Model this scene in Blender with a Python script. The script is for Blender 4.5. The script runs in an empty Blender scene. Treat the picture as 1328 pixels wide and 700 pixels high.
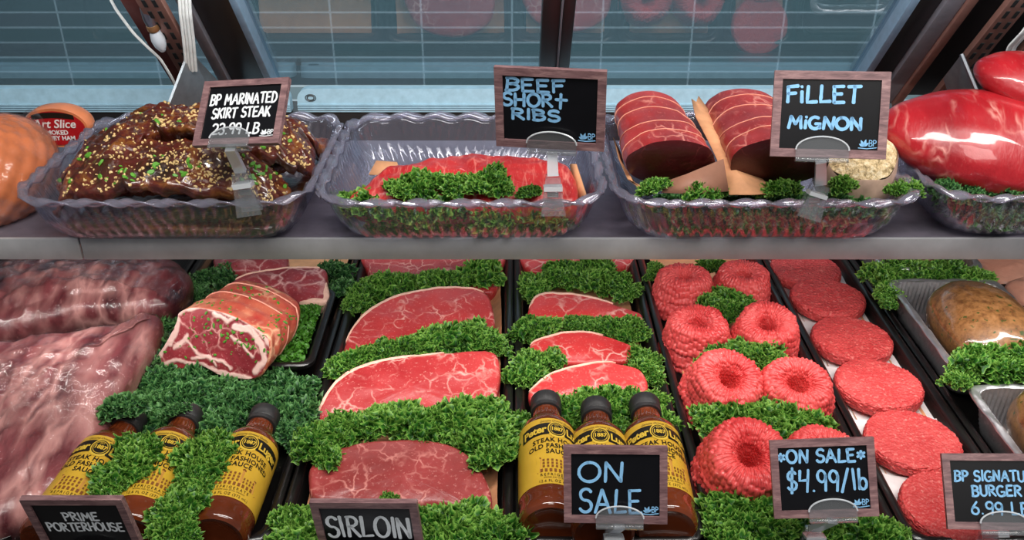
import bpy, bmesh, math, random
import numpy as np
from mathutils import Vector, Matrix, noise
from mathutils.bvhtree import BVHTree

random.seed(7)
RNG = np.random.default_rng(7)
scene = bpy.context.scene
COL = scene.collection
PI = math.pi

# ------------------------------------------------------------------ camera
CAMZ = 0.73
FPX = 1200.0
PITCH = math.atan(640.0 / FPX)
cam_d = bpy.data.cameras.new('camera')
cam_d.lens = FPX / 1328.0 * 36.0
cam_d.clip_start = 0.05
cam = bpy.data.objects.new('camera', cam_d)
COL.objects.link(cam)
cam.location = (0, 0, CAMZ)
cam.rotation_euler = (PI / 2 - PITCH, 0, 0)
scene.camera = cam

# ------------------------------------------------------------------ world, lamps, exposure
scene.view_settings.view_transform = 'Standard'
scene.view_settings.look = 'None'
scene.view_settings.gamma = 1.0
scene.view_settings.use_curve_mapping = False
scene.view_settings.exposure = 0.0
scene.cycles.transparent_max_bounces = 24
scene.cycles.max_bounces = 8

world = bpy.data.worlds.new('room_light')
scene.world = world
world.use_nodes = True
world.node_tree.nodes['Background'].inputs[0].default_value = (0.85, 0.93, 1.0, 1)
world.node_tree.nodes['Background'].inputs[1].default_value = 0.115


def area(name, loc, target, sx, sy, power, color=(1, 1, 1)):
    d = bpy.data.lights.new(name, 'AREA')
    d.shape = 'RECTANGLE'
    d.size, d.size_y, d.energy, d.color = sx, sy, power, color
    o = bpy.data.objects.new(name, d)
    COL.objects.link(o)
    o.location = loc
    o.rotation_euler = (Vector(target) - Vector(loc)).to_track_quat('-Z', 'Y').to_euler()
    return o


area('canopy_tube_light', (0.32, 0.62, 1.25), (0.25, 1.0, 0.1), 1.8, 0.10, 18.5, (1, 0.97, 0.92))
area('store_ceiling_light', (0.5, -0.7, 2.2), (0.2, 1.0, 0.1), 1.6, 0.8, 28, (1, 0.96, 0.90))
area('shelf_strip_light', (0.3, 0.985, 0.222), (0.3, 1.18, 0.0), 2.2, 0.02, 3.0, (1, 0.97, 0.93))
area('added_wall_light', (0.0, 1.95, 0.95), (0.0, 2.75, -0.1), 3.6, 0.4, 34, (0.9, 0.97, 1.0))  # added unseen lamp to brighten the tile wall behind the glass
area('added_door_light', (0.1, 1.27, 0.50), (0.1, 1.62, 0.20), 2.6, 0.03, 3.0, (0.85, 0.95, 1.0))  # added unseen strip to brighten the door frames and sill

# ------------------------------------------------------------------ helpers
_FW = Vector((0, math.cos(PITCH), -math.sin(PITCH)))
_UP = Vector((0, math.sin(PITCH), math.cos(PITCH)))
_RT = Vector((1, 0, 0))
_C = Vector((0, 0, CAMZ))


def ray(px, py):
    return _FW + _RT * ((px - 664) / FPX) - _UP * ((py - 350) / FPX)


def at(px, py, z):
    """World point where the sight line through a photo point meets height z."""
    d = ray(px, py)
    return _C + d * ((z - CAMZ) / d.z)


def atY(px, py, Y):
    d = ray(px, py)
    return _C + d * (Y / d.y)


def on_plane(px, py, o, n):
    d = ray(px, py)
    return _C + d * ((o - _C).dot(n) / d.dot(n))


def lin(r, g, b):
    f = lambda c: (c / 255) / 12.92 if c <= 10 else (((c / 255) + 0.055) / 1.055) ** 2.4
    return (f(r), f(g), f(b), 1)


def fbm(p, s=1.0, o=3):
    v, a, f = 0.0, 1.0, s
    for _ in range(o):
        v += a * noise.noise(Vector((p[0] * f + 3.1, p[1] * f + 7.7, p[2] * f + 1.3)))
        a *= 0.5
        f *= 2.03
    return v


class MB:
    def __init__(self):
        self.v, self.f, self.m, self.a = [], [], [], []
        self.cm = 0

    def add(self, vs, fs, attr=None):
        o = len(self.v)
        self.v.extend([tuple(p) for p in vs])
        self.a.extend(attr if attr is not None else [0.0] * len(vs))
        self.f.extend([tuple(i + o for i in f) for f in fs])
        self.m.extend([self.cm] * len(fs))

    def rings(self, rings, closed=True, cap0=False, cap1=False, attr=None):
        n = len(rings[0])
        vs = [p for r in rings for p in r]
        fs = []
        for j in range(len(rings) - 1):
            for i in range(n if closed else n - 1):
                k = (i + 1) % n
                fs.append((j * n + i, j * n + k, (j + 1) * n + k, (j + 1) * n + i))
        if cap0:
            fs.append(tuple(range(n - 1, -1, -1)))
        if cap1:
            fs.append(tuple((len(rings) - 1) * n + i for i in range(n)))
        self.add(vs, fs, attr)

    def box(self, x0, x1, y0, y1, z0, z1, b=0.0, M=None):
        bm = bmesh.new()
        bmesh.ops.create_cube(bm, size=1)
        for v in bm.verts:
            v.co = Vector(((x0 + x1) / 2 + v.co.x * (x1 - x0), (y0 + y1) / 2 + v.co.y * (y1 - y0), (z0 + z1) / 2 + v.co.z * (z1 - z0)))
        if b > 0:
            bmesh.ops.bevel(bm, geom=bm.edges[:], offset=b, segments=2, affect='EDGES', profile=0.5)
        bm.verts.index_update()
        vs = [(M @ v.co) if M else v.co.copy() for v in bm.verts]
        self.add(vs, [[v.index for v in f.verts] for f in bm.faces])
        bm.free()

    def tube(self, pts, r, n=8, cap=True, flat=None):
        pts = [Vector(p) for p in pts]
        rad = r if hasattr(r, '__len__') else [r] * len(pts)
        rings, prev = [], None
        for i, p in enumerate(pts):
            t = (pts[min(i + 1, len(pts) - 1)] - pts[max(i - 1, 0)])
            t = t.normalized() if t.length > 1e-9 else Vector((0, 0, 1))
            if prev is None:
                prev = t.orthogonal().normalized()
            e = (prev - t * prev.dot(t))
            e = e.normalized() if e.length > 1e-6 else t.orthogonal().normalized()
            prev = e
            g = t.cross(e)
            ring = [p + (e * math.cos(2 * PI * k / n) + g * math.sin(2 * PI * k / n)) * rad[i] for k in range(n)]
            if flat:
                ring = [Vector((q.x, p.y + (q.y - p.y) * flat, q.z)) for q in ring]
            rings.append(ring)
        self.rings(rings, True, cap, cap)

    def prism(self, pts, axis_vec, base=None):
        """closed polygon (3D points) pushed along axis_vec"""
        n = len(pts)
        a = Vector(axis_vec)
        vs = [Vector(p) for p in pts] + [Vector(p) + a for p in pts]
        fs = [tuple(range(n - 1, -1, -1)), tuple(range(n, 2 * n))]
        fs += [(i, (i + 1) % n, n + (i + 1) % n, n + i) for i in range(n)]
        self.add(vs, fs)

    def lathe(self, prof, n=48, M=None, cap0=True, cap1=True, fn=None):
        rings = []
        for (r, z) in prof:
            ring = []
            for k in range(n):
                a = 2 * PI * k / n
                rr = r if fn is None else fn(r, z, a)
                p = Vector((rr * math.cos(a), rr * math.sin(a), z))
                ring.append(M @ p if M else p)
            rings.append(ring)
        self.rings(rings, True, cap0, cap1)

    def build(self, name, mats, parent=None, M=None, angle=40, attr=None):
        me = bpy.data.meshes.new(name)
        me.from_pydata(self.v, [], self.f)
        mats = mats if isinstance(mats, (list, tuple)) else [mats]
        for m in mats:
            me.materials.append(m)
        if len(mats) > 1:
            me.polygons.foreach_set('material_index', self.m)
        if attr:
            at_ = me.attributes.new(attr, 'FLOAT', 'POINT')
            at_.data.foreach_set('value', self.a)
        bm = bmesh.new()
        bm.from_mesh(me)
        bmesh.ops.recalc_face_normals(bm, faces=bm.faces[:])
        bm.to_mesh(me)
        bm.free()
        me.shade_smooth()
        if angle:
            me.set_sharp_from_angle(angle=math.radians(angle))
        o = bpy.data.objects.new(name, me)
        COL.objects.link(o)
        if M is not None:
            o.matrix_world = M
        if parent is not None:
            o.parent = parent
            if M is None:
                o.matrix_parent_inverse = Matrix.Identity(4)
        return o


def empty(name, loc=(0, 0, 0), rot=None, M=None):
    o = bpy.data.objects.new(name, None)
    COL.objects.link(o)
    o.empty_display_size = 0.02
    if M is not None:
        o.matrix_world = M
    else:
        o.location = loc
        if rot:
            o.rotation_euler = rot
    return o


def tag(o, label, cat, group=None, kind=None):
    o['label'] = label
    o['category'] = cat
    if group:
        o['group'] = group
    if kind:
        o['kind'] = kind
    return o


def struct(o):
    o['kind'] = 'structure'
    return o


def copy_tree(o, parent=None):
    c = o.copy()
    COL.objects.link(c)
    if parent is not None:
        c.parent = parent
    for ch in list(o.children):
        copy_tree(ch, c)
    return c


def frame(o, n, xref=(1, 0, 0)):
    """Matrix whose local z is n and local x follows xref."""
    n = Vector(n).normalized()
    x = Vector(xref)
    x = (x - n * x.dot(n)).normalized()
    y = n.cross(x)
    M = Matrix((x, y, n)).transposed().to_4x4()
    M.translation = Vector(o)
    return M


def smooth_closed(pts, n):
    """Catmull-Rom through closed 2D points, n samples evenly spaced."""
    P = np.array(pts, float)
    k = len(P)
    out = []
    for i in range(k):
        p0, p1, p2, p3 = P[(i - 1) % k], P[i], P[(i + 1) % k], P[(i + 2) % k]
        for t in np.linspace(0, 1, 24, endpoint=False):
            out.append(0.5 * ((2 * p1) + (-p0 + p2) * t + (2 * p0 - 5 * p1 + 4 * p2 - p3) * t * t + (-p0 + 3 * p1 - 3 * p2 + p3) * t ** 3))
    out = np.array(out)
    d = np.linalg.norm(np.diff(np.vstack([out, out[:1]]), axis=0), axis=1)
    s = np.concatenate([[0], np.cumsum(d)])
    q = np.linspace(0, s[-1], n, endpoint=False)
    oo = np.vstack([out, out[:1]])
    R = np.stack([np.interp(q, s, oo[:, 0]), np.interp(q, s, oo[:, 1])], -1)
    A = 0.5 * np.sum(R[:, 0] * np.roll(R[:, 1], -1) - np.roll(R[:, 0], -1) * R[:, 1])
    return R[::-1] if A < 0 else R


def outward(R):
    t = np.roll(R, -1, 0) - np.roll(R, 1, 0)
    n = np.stack([t[:, 1], -t[:, 0]], -1)
    return n / (np.linalg.norm(n, axis=1, keepdims=True) + 1e-12)


def rrect(hx, hy, r, n):
    """rounded rectangle points spaced evenly, with normals and arc length"""
    r = min(r, hx, hy)
    pts = []
    for (cx, cy, a0) in ((hx - r, hy - r, 0), (-hx + r, hy - r, PI / 2), (-hx + r, -hy + r, PI), (hx - r, -hy + r, 1.5 * PI)):
        for k in range(13):
            a = a0 + PI / 2 * k / 12
            pts.append((cx + r * math.cos(a), cy + r * math.sin(a)))
    P = np.array(pts)
    d = np.linalg.norm(np.diff(np.vstack([P, P[:1]]), axis=0), axis=1)
    s = np.concatenate([[0], np.cumsum(d)])
    q = np.linspace(0, s[-1], n, endpoint=False)
    PP = np.vstack([P, P[:1]])
    R = np.stack([np.interp(q, s, PP[:, 0]), np.interp(q, s, PP[:, 1])], -1)
    return R, outward(R), q, s[-1]


# ------------------------------------------------------------------ materials
class NT:
    def __init__(self, name):
        self.m = bpy.data.materials.new(name)
        self.m.use_nodes = True
        self.t = self.m.node_tree
        self.t.nodes.clear()
        self.out = self.n('ShaderNodeOutputMaterial')

    def n(self, typ, **kw):
        nd = self.t.nodes.new(typ)
        for k, v in kw.items():
            setattr(nd, k, v)
        return nd

    def l(self, a, b):
        self.t.links.new(a, b)

    def coord(self, scale=(1, 1, 1), rnd=True, rot=(0, 0, 0)):
        tc = self.n('ShaderNodeTexCoord')
        mp = self.n('ShaderNodeMapping')
        mp.inputs['Scale'].default_value = scale
        mp.inputs['Rotation'].default_value = rot
        self.l(tc.outputs['Object'], mp.inputs['Vector'])
        if not rnd:
            return mp.outputs[0]
        oi = self.n('ShaderNodeObjectInfo')
        ml = self.n('ShaderNodeMath', operation='MULTIPLY')
        ml.inputs[1].default_value = 37.0
        self.l(oi.outputs['Random'], ml.inputs[0])
        ad = self.n('ShaderNodeVectorMath', operation='ADD')
        self.l(mp.outputs[0], ad.inputs[0])
        self.l(ml.outputs[0], ad.inputs[1])
        return ad.outputs[0]

    def noise(self, vec, scale, detail=3, rough=0.55, dist=0.0):
        nd = self.n('ShaderNodeTexNoise')
        nd.inputs['Scale'].default_value = scale
        nd.inputs['Detail'].default_value = detail
        nd.inputs['Roughness'].default_value = rough
        nd.inputs['Distortion'].default_value = dist
        self.l(vec, nd.inputs['Vector'])
        return nd

    def ramp(self, fac, stops, interp='LINEAR'):
        nd = self.n('ShaderNodeValToRGB')
        nd.color_ramp.interpolation = interp
        e = nd.color_ramp.elements
        while len(e) > 1:
            e.remove(e[-1])
        e[0].position, e[0].color = stops[0]
        for p, c in stops[1:]:
            x = e.new(p)
            x.color = c
        self.l(fac, nd.inputs[0])
        return nd.outputs[0]

    def mix(self, fac, a, b):
        nd = self.n('ShaderNodeMix', data_type='RGBA')
        for sock, v in ((nd.inputs[0], fac), (nd.inputs[6], a), (nd.inputs[7], b)):
            if hasattr(v, 'links') or isinstance(v, bpy.types.NodeSocket):
                self.l(v, sock)
            else:
                sock.default_value = v
        return nd.outputs[2]

    def math(self, op, a, b=None):
        nd = self.n('ShaderNodeMath', operation=op)
        for i, v in enumerate((a, b)):
            if v is None:
                continue
            if isinstance(v, bpy.types.NodeSocket):
                self.l(v, nd.inputs[i])
            else:
                nd.inputs[i].default_value = v
        return nd.outputs[0]

    def bump(self, h, strength, dist=0.002, normal=None):
        nd = self.n('ShaderNodeBump')
        nd.inputs['Strength'].default_value = strength
        nd.inputs['Distance'].default_value = dist
        self.l(h, nd.inputs['Height'])
        if normal is not None:
            self.l(normal, nd.inputs['Normal'])
        return nd.outputs[0]

    def bsdf(self, color, rough=0.5, metal=0.0, spec=0.5, coat=0.0, coat_rough=0.05, normal=None, coat_normal=None, sub=0.0):
        b = self.n('ShaderNodeBsdfPrincipled')
        if isinstance(color, bpy.types.NodeSocket):
            self.l(color, b.inputs['Base Color'])
        else:
            b.inputs['Base Color'].default_value = color
        if isinstance(rough, bpy.types.NodeSocket):
            self.l(rough, b.inputs['Roughness'])
        else:
            b.inputs['Roughness'].default_value = rough
        b.inputs['Metallic'].default_value = metal
        b.inputs['Specular IOR Level'].default_value = spec
        b.inputs['Coat Weight'].default_value = coat
        b.inputs['Coat Roughness'].default_value = coat_rough
        if normal is not None:
            self.l(normal, b.inputs['Normal'])
        if coat_normal is not None:
            self.l(coat_normal, b.inputs['Coat Normal'])
        return b.outputs[0]

    def done(self, sh):
        self.l(sh, self.out.inputs[0])
        return self.m


W4 = (1, 1, 1, 1)
K4 = (0, 0, 0, 1)


def plain(name, col, rough=0.5, metal=0.0, spec=0.5, coat=0.0, grain=0.0, gscale=60, var=0.12):
    t = NT(name)
    v = t.coord()
    nz = t.noise(v, gscale, 4)
    dark = tuple(c * (1 - var) for c in col[:3]) + (1,)
    lite = tuple(min(1, c * (1 + var)) for c in col[:3]) + (1,)
    c = t.ramp(nz.outputs[0], [(0.3, dark), (0.7, lite)])
    nm = t.bump(nz.outputs[0], grain, 0.001) if grain else None
    return t.done(t.bsdf(c, rough, metal, spec, coat, normal=nm))


def meat(name, dark, mid, fat, marb=28, width=0.035, amount=0.5, rough=0.38, speck=0.35, aniso=(1, 1, 1), rot=(0, 0, 0), coat=0.25, big=9):
    t = NT(name)
    v = t.coord(aniso, True, rot)
    wz = t.noise(v, marb * 0.9, 3)
    sc = t.n('ShaderNodeVectorMath', operation='SCALE')
    t.l(wz.outputs['Color'], sc.inputs[0])
    sc.inputs['Scale'].default_value = 1.1 / marb
    ad = t.n('ShaderNodeVectorMath', operation='ADD')
    t.l(v, ad.inputs[0])
    t.l(sc.outputs[0], ad.inputs[1])
    vo = t.n('ShaderNodeTexVoronoi', feature='DISTANCE_TO_EDGE')
    vo.inputs['Scale'].default_value = marb
    t.l(ad.outputs[0], vo.inputs['Vector'])
    line = t.ramp(vo.outputs['Distance'], [(0.0, W4), (width, (0.5, 0.5, 0.5, 1)), (width * 2.4, K4)])
    msk = t.noise(v, marb * 0.55, 2)
    mk = t.ramp(msk.outputs[0], [(0.60 - 0.28 * amount, K4), (0.72 - 0.2 * amount, W4)])
    fac = t.math('MULTIPLY', line, mk)
    fine = t.noise(v, marb * 7, 2, 0.6)
    sp = t.ramp(fine.outputs[0], [(0.60, K4), (0.70, (speck, speck, speck, 1))])
    fac = t.math('MAXIMUM', fac, sp)
    base = t.ramp(t.noise(v, big, 4, 0.6).outputs[0], [(0.3, dark), (0.68, mid)])
    c = t.mix(t.math('MULTIPLY', fac, 0.85), base, fat)
    h = t.math('ADD', t.noise(v, 160, 3).outputs[0], t.math('MULTIPLY', fac, 0.5))
    nm = t.bump(h, 0.35, 0.0015)
    return t.done(t.bsdf(c, rough, 0, 0.5, coat, 0.22, nm))


def clear(name, tint, gloss=(1, 1, 1, 1), base=0.06, edge=0.75, rough=0.05, bump=None, haze=0.0, hazecol=(0.8, 0.8, 0.85, 1)):
    """thin see-through plastic: tinted transmission with a real glossy layer on it"""
    t = NT(name)
    tr = t.n('ShaderNodeBsdfTransparent')
    tr.inputs[0].default_value = tint
    gl = t.n('ShaderNodeBsdfGlossy')
    gl.inputs['Color'].default_value = gloss
    gl.inputs['Roughness'].default_value = rough
    lw = t.n('ShaderNodeLayerWeight')
    lw.inputs[0].default_value = 0.35
    nm = None
    if bump:
        sc, st, aniso = bump
        v = t.coord(aniso)
        nz = t.noise(v, sc, 3, 0.6, 1.2)
        nm = t.bump(nz.outputs[0], st, 0.004)
        t.l(nm, gl.inputs['Normal'])
        t.l(nm, lw.inputs['Normal'])
    mr = t.n('ShaderNodeMapRange')
    mr.inputs[3].default_value = base
    mr.inputs[4].default_value = edge
    t.l(lw.outputs['Facing'], mr.inputs[0])
    mx = t.n('ShaderNodeMixShader')
    t.l(mr.outputs[0], mx.inputs[0])
    first = tr.outputs[0]
    if haze:
        df = t.n('ShaderNodeBsdfDiffuse')
        df.inputs[0].default_value = hazecol
        m2 = t.n('ShaderNodeMixShader')
        m2.inputs[0].default_value = haze
        t.l(tr.outputs[0], m2.inputs[1])
        t.l(df.outputs[0], m2.inputs[2])
        first = m2.outputs[0]
    t.l(first, mx.inputs[1])
    t.l(gl.outputs[0], mx.inputs[2])
    return t.done(mx.outputs[0])


M = {}
M['black_tray'] = plain('black_melamine', lin(24, 22, 22), 0.28, 0, 0.5, 0.3)
M['deck'] = plain('dark_deck', lin(30, 28, 28), 0.5)
M['steel'] = plain('brushed_steel', lin(165, 168, 175), 0.33, 1.0, gscale=25)
M['dark_steel'] = plain('dark_shelf_steel', lin(124, 118, 130), 0.32, 0.35)
M['bracket'] = plain('grey_bracket_steel', lin(150, 150, 152), 0.38, 0.8)
M['bronze'] = plain('brown_anodised_standard', lin(150, 106, 94), 0.42, 0.35)
M['black_frame'] = plain('black_door_frame', lin(28, 24, 25), 0.35)
M['grey_frame'] = plain('grey_door_trim', lin(128, 124, 130), 0.45, 0.2)
M['blue_trim'] = plain('pale_blue_trim', lin(140, 166, 188), 0.4, 0.1)
M['sill'] = plain('pale_blue_panel', lin(152, 184, 200), 0.4)
M['slot'] = plain('dark_slot', lin(8, 8, 8), 0.8)
M['cable'] = plain('white_cable', lin(222, 220, 216), 0.45)
M['lamp_holder'] = plain('cream_lamp_holder', lin(205, 196, 184), 0.3)
M['copper'] = plain('copper_ring', lin(176, 128, 84), 0.3, 0.8)
M['paper'] = plain('peach_butcher_paper', lin(222, 160, 116), 0.75, grain=0.2)
M['white_paper'] = plain('white_wax_paper', lin(228, 222, 222), 0.5)
M['lip'] = plain('satin_shelf_edge', lin(182, 182, 184), 0.42, 0.35, gscale=25)
M['crock_rim'] = clear('refraction_tinted_rim', (0.86, 0.85, 0.92, 1), gloss=(0.8, 0.8, 0.85, 1), base=0.06, edge=0.5, rough=0.12, haze=0.22, hazecol=(0.45, 0.43, 0.52, 1))  # grey-violet haze painted in for refraction along the clear rim
M['crock'] = clear('clear_violet_plastic', (0.93, 0.93, 0.97, 1), gloss=(0.65, 0.65, 0.70, 1), base=0.04, edge=0.42, rough=0.08, haze=0.05, hazecol=(0.72, 0.70, 0.85, 1))
M['clip'] = clear('clear_clip_plastic', (0.95, 0.96, 0.97, 1), gloss=(0.6, 0.6, 0.6, 1), base=0.04, edge=0.7, rough=0.08, haze=0.06, hazecol=(0.85, 0.88, 0.92, 1))
M['clip_white'] = clear('frosted_clip_plastic', (0.9, 0.92, 0.94, 1), base=0.08, edge=0.6, rough=0.2, haze=0.55, hazecol=(0.85, 0.88, 0.92, 1))
M['film'] = clear('crinkled_plastic_film', (0.98, 0.96, 0.96, 1), base=0.015, edge=0.28, rough=0.07, bump=(62, 1.0, (1, 0.45, 1)))
M['smooth_film'] = clear('tight_plastic_film', (0.98, 0.97, 0.97, 1), base=0.015, edge=0.18, rough=0.08, bump=(8, 0.3, (1, 1, 1)))
M['foil'] = plain('aluminium_foil', lin(215, 214, 218), 0.34, 0.85, grain=0.4, gscale=90)
M['board'] = plain('chalkboard_black', lin(15, 15, 19), 0.32, 0, 0.25)
M['chalk_blue'] = plain('blue_chalk_ink', lin(132, 186, 228), 0.8)
M['chalk_white'] = plain('white_chalk_ink', lin(232, 236, 240), 0.8)
M['brown_paper'] = plain('dark_brown_paper', lin(150, 104, 84), 0.6, grain=0.2)  # darker and browner than the peach sheets
M['maroon'] = plain('maroon_flange', lin(112, 60, 56), 0.45, 0.2)
M['twine'] = plain('butcher_twine', lin(218, 150, 130), 0.8)
M['seed'] = plain('sesame_seed', lin(224, 192, 132), 0.5)
M['chive'] = plain('chopped_chive', lin(92, 158, 48), 0.5)
M['herb'] = plain('chopped_parsley', lin(70, 128, 34), 0.5)
M['cap'] = plain('black_bottle_cap', lin(38, 37, 38), 0.42)
M['sauce'] = plain('brown_sauce_glass', lin(104, 46, 22), 0.12, 0, 0.6, 1.0, gscale=18, var=0.35)
M['label'] = plain('yellow_label_paper', lin(204, 162, 52), 0.28, var=0.05)
M['ink'] = plain('black_label_ink', lin(24, 20, 14), 0.4)
M['ink_yellow'] = plain('yellow_label_ink', lin(214, 178, 62), 0.4)
M['ink_brown'] = plain('brown_label_ink', lin(128, 78, 34), 0.4)
M['ink_tan'] = plain('tan_label_ink', lin(196, 140, 62), 0.4)
M['red_label'] = plain('red_sticker', lin(176, 22, 30), 0.4)
M['white_ink'] = plain('white_sticker_ink', lin(236, 230, 226), 0.5)

FAT = lin(236, 190, 176)
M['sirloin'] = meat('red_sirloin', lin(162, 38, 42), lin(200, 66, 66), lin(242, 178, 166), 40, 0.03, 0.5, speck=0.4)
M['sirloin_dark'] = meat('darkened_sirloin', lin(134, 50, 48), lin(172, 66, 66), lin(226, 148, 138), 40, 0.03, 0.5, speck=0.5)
M['strip'] = meat('red_strip_steak', lin(184, 40, 42), lin(218, 66, 66), lin(244, 190, 178), 46, 0.04, 0.6)
M['fat'] = plain('pale_steak_fat', lin(238, 192, 172), 0.45, 0, 0.5, 0.2, 0.3, 70, 0.12)
M['white_fat'] = plain('white_roast_fat', lin(228, 190, 178), 0.45, 0, 0.5, 0.2, 0.3, 60, 0.14)
M['ribeye_face'] = meat('dark_ribeye_face', lin(104, 26, 34), lin(150, 46, 54), lin(220, 160, 152), 38, 0.035, 0.55, speck=0.4)
M['ribeye_side'] = meat('browned_roast_side', lin(160, 40, 40), lin(196, 112, 84), lin(226, 176, 140), 34, 0.05, 0.5, big=18)
M['porter'] = meat('porterhouse_red', lin(120, 36, 44), lin(166, 62, 68), lin(226, 176, 170), 32, 0.04, 0.7)
M['tender'] = meat('tenderloin_red', lin(122, 20, 24), lin(204, 56, 54), lin(236, 150, 134), 40, 0.03, 0.35, aniso=(1, 0.5, 1))
M['tender_face'] = meat('tenderloin_cut_face', lin(58, 10, 14), lin(88, 18, 22), lin(130, 50, 50), 40, 0.02, 0.2, speck=0.15)
M['rib_slab'] = meat('short_rib_red', lin(172, 30, 36), lin(212, 58, 58), lin(236, 140, 128), 62, 0.05, 0.6, aniso=(1.7, 0.35, 1), rot=(0, 0, -0.75), speck=0.6)
M['vac_roast'] = meat('bright_red_roast', lin(140, 12, 24), lin(190, 34, 44), lin(232, 160, 150), 34, 0.05, 0.25, aniso=(1.6, 0.5, 1), rot=(0, 0, 0.5), speck=0.1)
M['brisket'] = meat('mottled_brisket', lin(50, 6, 18), lin(146, 76, 80), lin(206, 152, 146), 20, 0.12, 0.7, aniso=(1.9, 0.5, 1), rot=(0, 0, -0.6), speck=0.3, big=15)
M['chicken'] = meat('peach_poultry', lin(214, 140, 116), lin(232, 170, 146), lin(240, 200, 180), 14, 0.03, 0.3, speck=0.1)
M['ham'] = plain('netted_ham_rind', lin(214, 126, 82), 0.35, 0, 0.5, 0.6, 0.2, 30, 0.2)


def m_mince():
    t = NT('ground_beef_strands')
    v = t.coord()
    c = t.ramp(t.noise(v, 22, 4).outputs[0], [(0.3, lin(206, 58, 60)), (0.7, lin(232, 92, 90))])
    sp = t.ramp(t.noise(v, 230, 2).outputs[0], [(0.66, K4), (0.72, (0.7, 0.7, 0.7, 1))])
    c = t.mix(sp, c, lin(246, 158, 148))
    return t.done(t.bsdf(c, 0.42, 0, 0.5, 0.15, 0.25, t.bump(t.noise(v, 400, 2).outputs[0], 0.2, 0.0008)))


def m_patty():
    t = NT('burger_patty_mince')
    v = t.coord()
    c = t.ramp(t.noise(v, 26, 5, 0.7).outputs[0], [(0.3, lin(196, 52, 54)), (0.7, lin(222, 82, 80))])
    sp = t.ramp(t.noise(v, 240, 2).outputs[0], [(0.58, K4), (0.68, (0.6, 0.6, 0.6, 1))])
    c = t.mix(sp, c, lin(240, 140, 130))
    vo = t.n('ShaderNodeTexVoronoi')
    vo.inputs['Scale'].default_value = 260
    t.l(v, vo.inputs['Vector'])
    h = t.math('ADD', vo.outputs['Distance'], t.noise(v, 140, 4, 0.7).outputs[0])
    return t.done(t.bsdf(c, 0.5, 0, 0.5, 0.1, 0.3, t.bump(h, 0.7, 0.0022)))


def m_kale(name, deep, mid, tip):
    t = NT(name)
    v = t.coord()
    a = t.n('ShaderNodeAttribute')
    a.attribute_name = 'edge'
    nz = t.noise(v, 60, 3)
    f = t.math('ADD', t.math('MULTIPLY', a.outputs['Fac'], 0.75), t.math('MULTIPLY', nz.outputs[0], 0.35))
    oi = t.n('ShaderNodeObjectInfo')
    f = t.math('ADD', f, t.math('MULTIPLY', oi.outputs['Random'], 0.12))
    c = t.ramp(f, [(0.12, deep), (0.62, mid), (1.05, tip)])  # pale tips are leaf colour; dark end paints shade into the hollows
    p = t.bsdf(c, 0.42, 0, 0.45, 0.0, normal=t.bump(nz.outputs[0], 0.25, 0.002))
    tl = t.n('ShaderNodeBsdfTranslucent')
    t.l(c, tl.inputs[0])
    mx = t.n('ShaderNodeMixShader')
    mx.inputs[0].default_value = 0.25
    t.l(p, mx.inputs[1])
    t.l(tl.outputs[0], mx.inputs[2])
    return t.done(mx.outputs[0])


def m_glaze():
    t = NT('dark_marinade_glaze')
    v = t.coord()
    c = t.ramp(t.noise(v, 26, 5, 0.65, 0.6).outputs[0], [(0.30, lin(26, 14, 10)), (0.42, lin(74, 36, 18)), (0.52, lin(92, 34, 28)), (0.62, lin(136, 80, 34)), (0.74, lin(60, 28, 16))])
    h = t.noise(v, 70, 4, 0.6).outputs[0]
    return t.done(t.bsdf(c, 0.3, 0, 0.5, 1.0, 0.05, t.bump(h, 0.9, 0.004)))


def m_loaf():
    t = NT('seasoned_sausage_loaf')
    v = t.coord()
    c = t.ramp(t.noise(v, 75, 5, 0.75).outputs[0], [(0.34, lin(98, 60, 30)), (0.55, lin(158, 110, 64)), (0.75, lin(182, 136, 92))])
    g = t.ramp(t.noise(v, 130, 2).outputs[0], [(0.64, K4), (0.68, W4)])
    c = t.mix(g, c, lin(66, 82, 30))
    return t.done(t.bsdf(c, 0.4, 0, 0.5, 0.9, 0.1, t.bump(t.noise(v, 90, 4).outputs[0], 0.3, 0.002)))


def m_crust():
    t = NT('herb_crumb_crust')
    v = t.coord()
    c = t.ramp(t.noise(v, 150, 4, 0.7).outputs[0], [(0.3, lin(92, 76, 40)), (0.5, lin(214, 186, 140)), (0.7, lin(240, 226, 196))])
    return t.done(t.bsdf(c, 0.7, normal=t.bump(t.noise(v, 160, 3).outputs[0], 1.0, 0.004)))


def m_wood():
    t = NT('rosy_wood_frame')
    v = t.coord((6, 40, 40))
    c = t.ramp(t.noise(v, 6, 5, 0.7, 0.5).outputs[0], [(0.25, lin(74, 50, 54)), (0.5, lin(124, 92, 94)), (0.75, lin(172, 136, 134))])
    return t.done(t.bsdf(c, 0.45))


def m_tile():
    t = NT('teal_wall_tile')
    tc = t.n('ShaderNodeTexCoord')
    mp = t.n('ShaderNodeMapping')
    mp.inputs['Rotation'].default_value = (PI / 2, 0, 0)
    t.l(tc.outputs['Object'], mp.inputs['Vector'])
    br = t.n('ShaderNodeTexBrick')
    br.offset = 0.0
    br.inputs['Color1'].default_value = lin(116, 140, 146)
    br.inputs['Color2'].default_value = lin(126, 140, 148)
    br.inputs['Mortar'].default_value = lin(180, 196, 204)
    br.inputs['Scale'].default_value = 1.0
    br.inputs['Mortar Size'].default_value = 0.0032
    br.inputs['Mortar Smooth'].default_value = 0.2
    br.inputs['Brick Width'].default_value = 0.262
    br.inputs['Row Height'].default_value = 0.0435
    t.l(mp.outputs[0], br.inputs['Vector'])
    return t.done(t.bsdf(br.outputs[0], 0.35))


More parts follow.
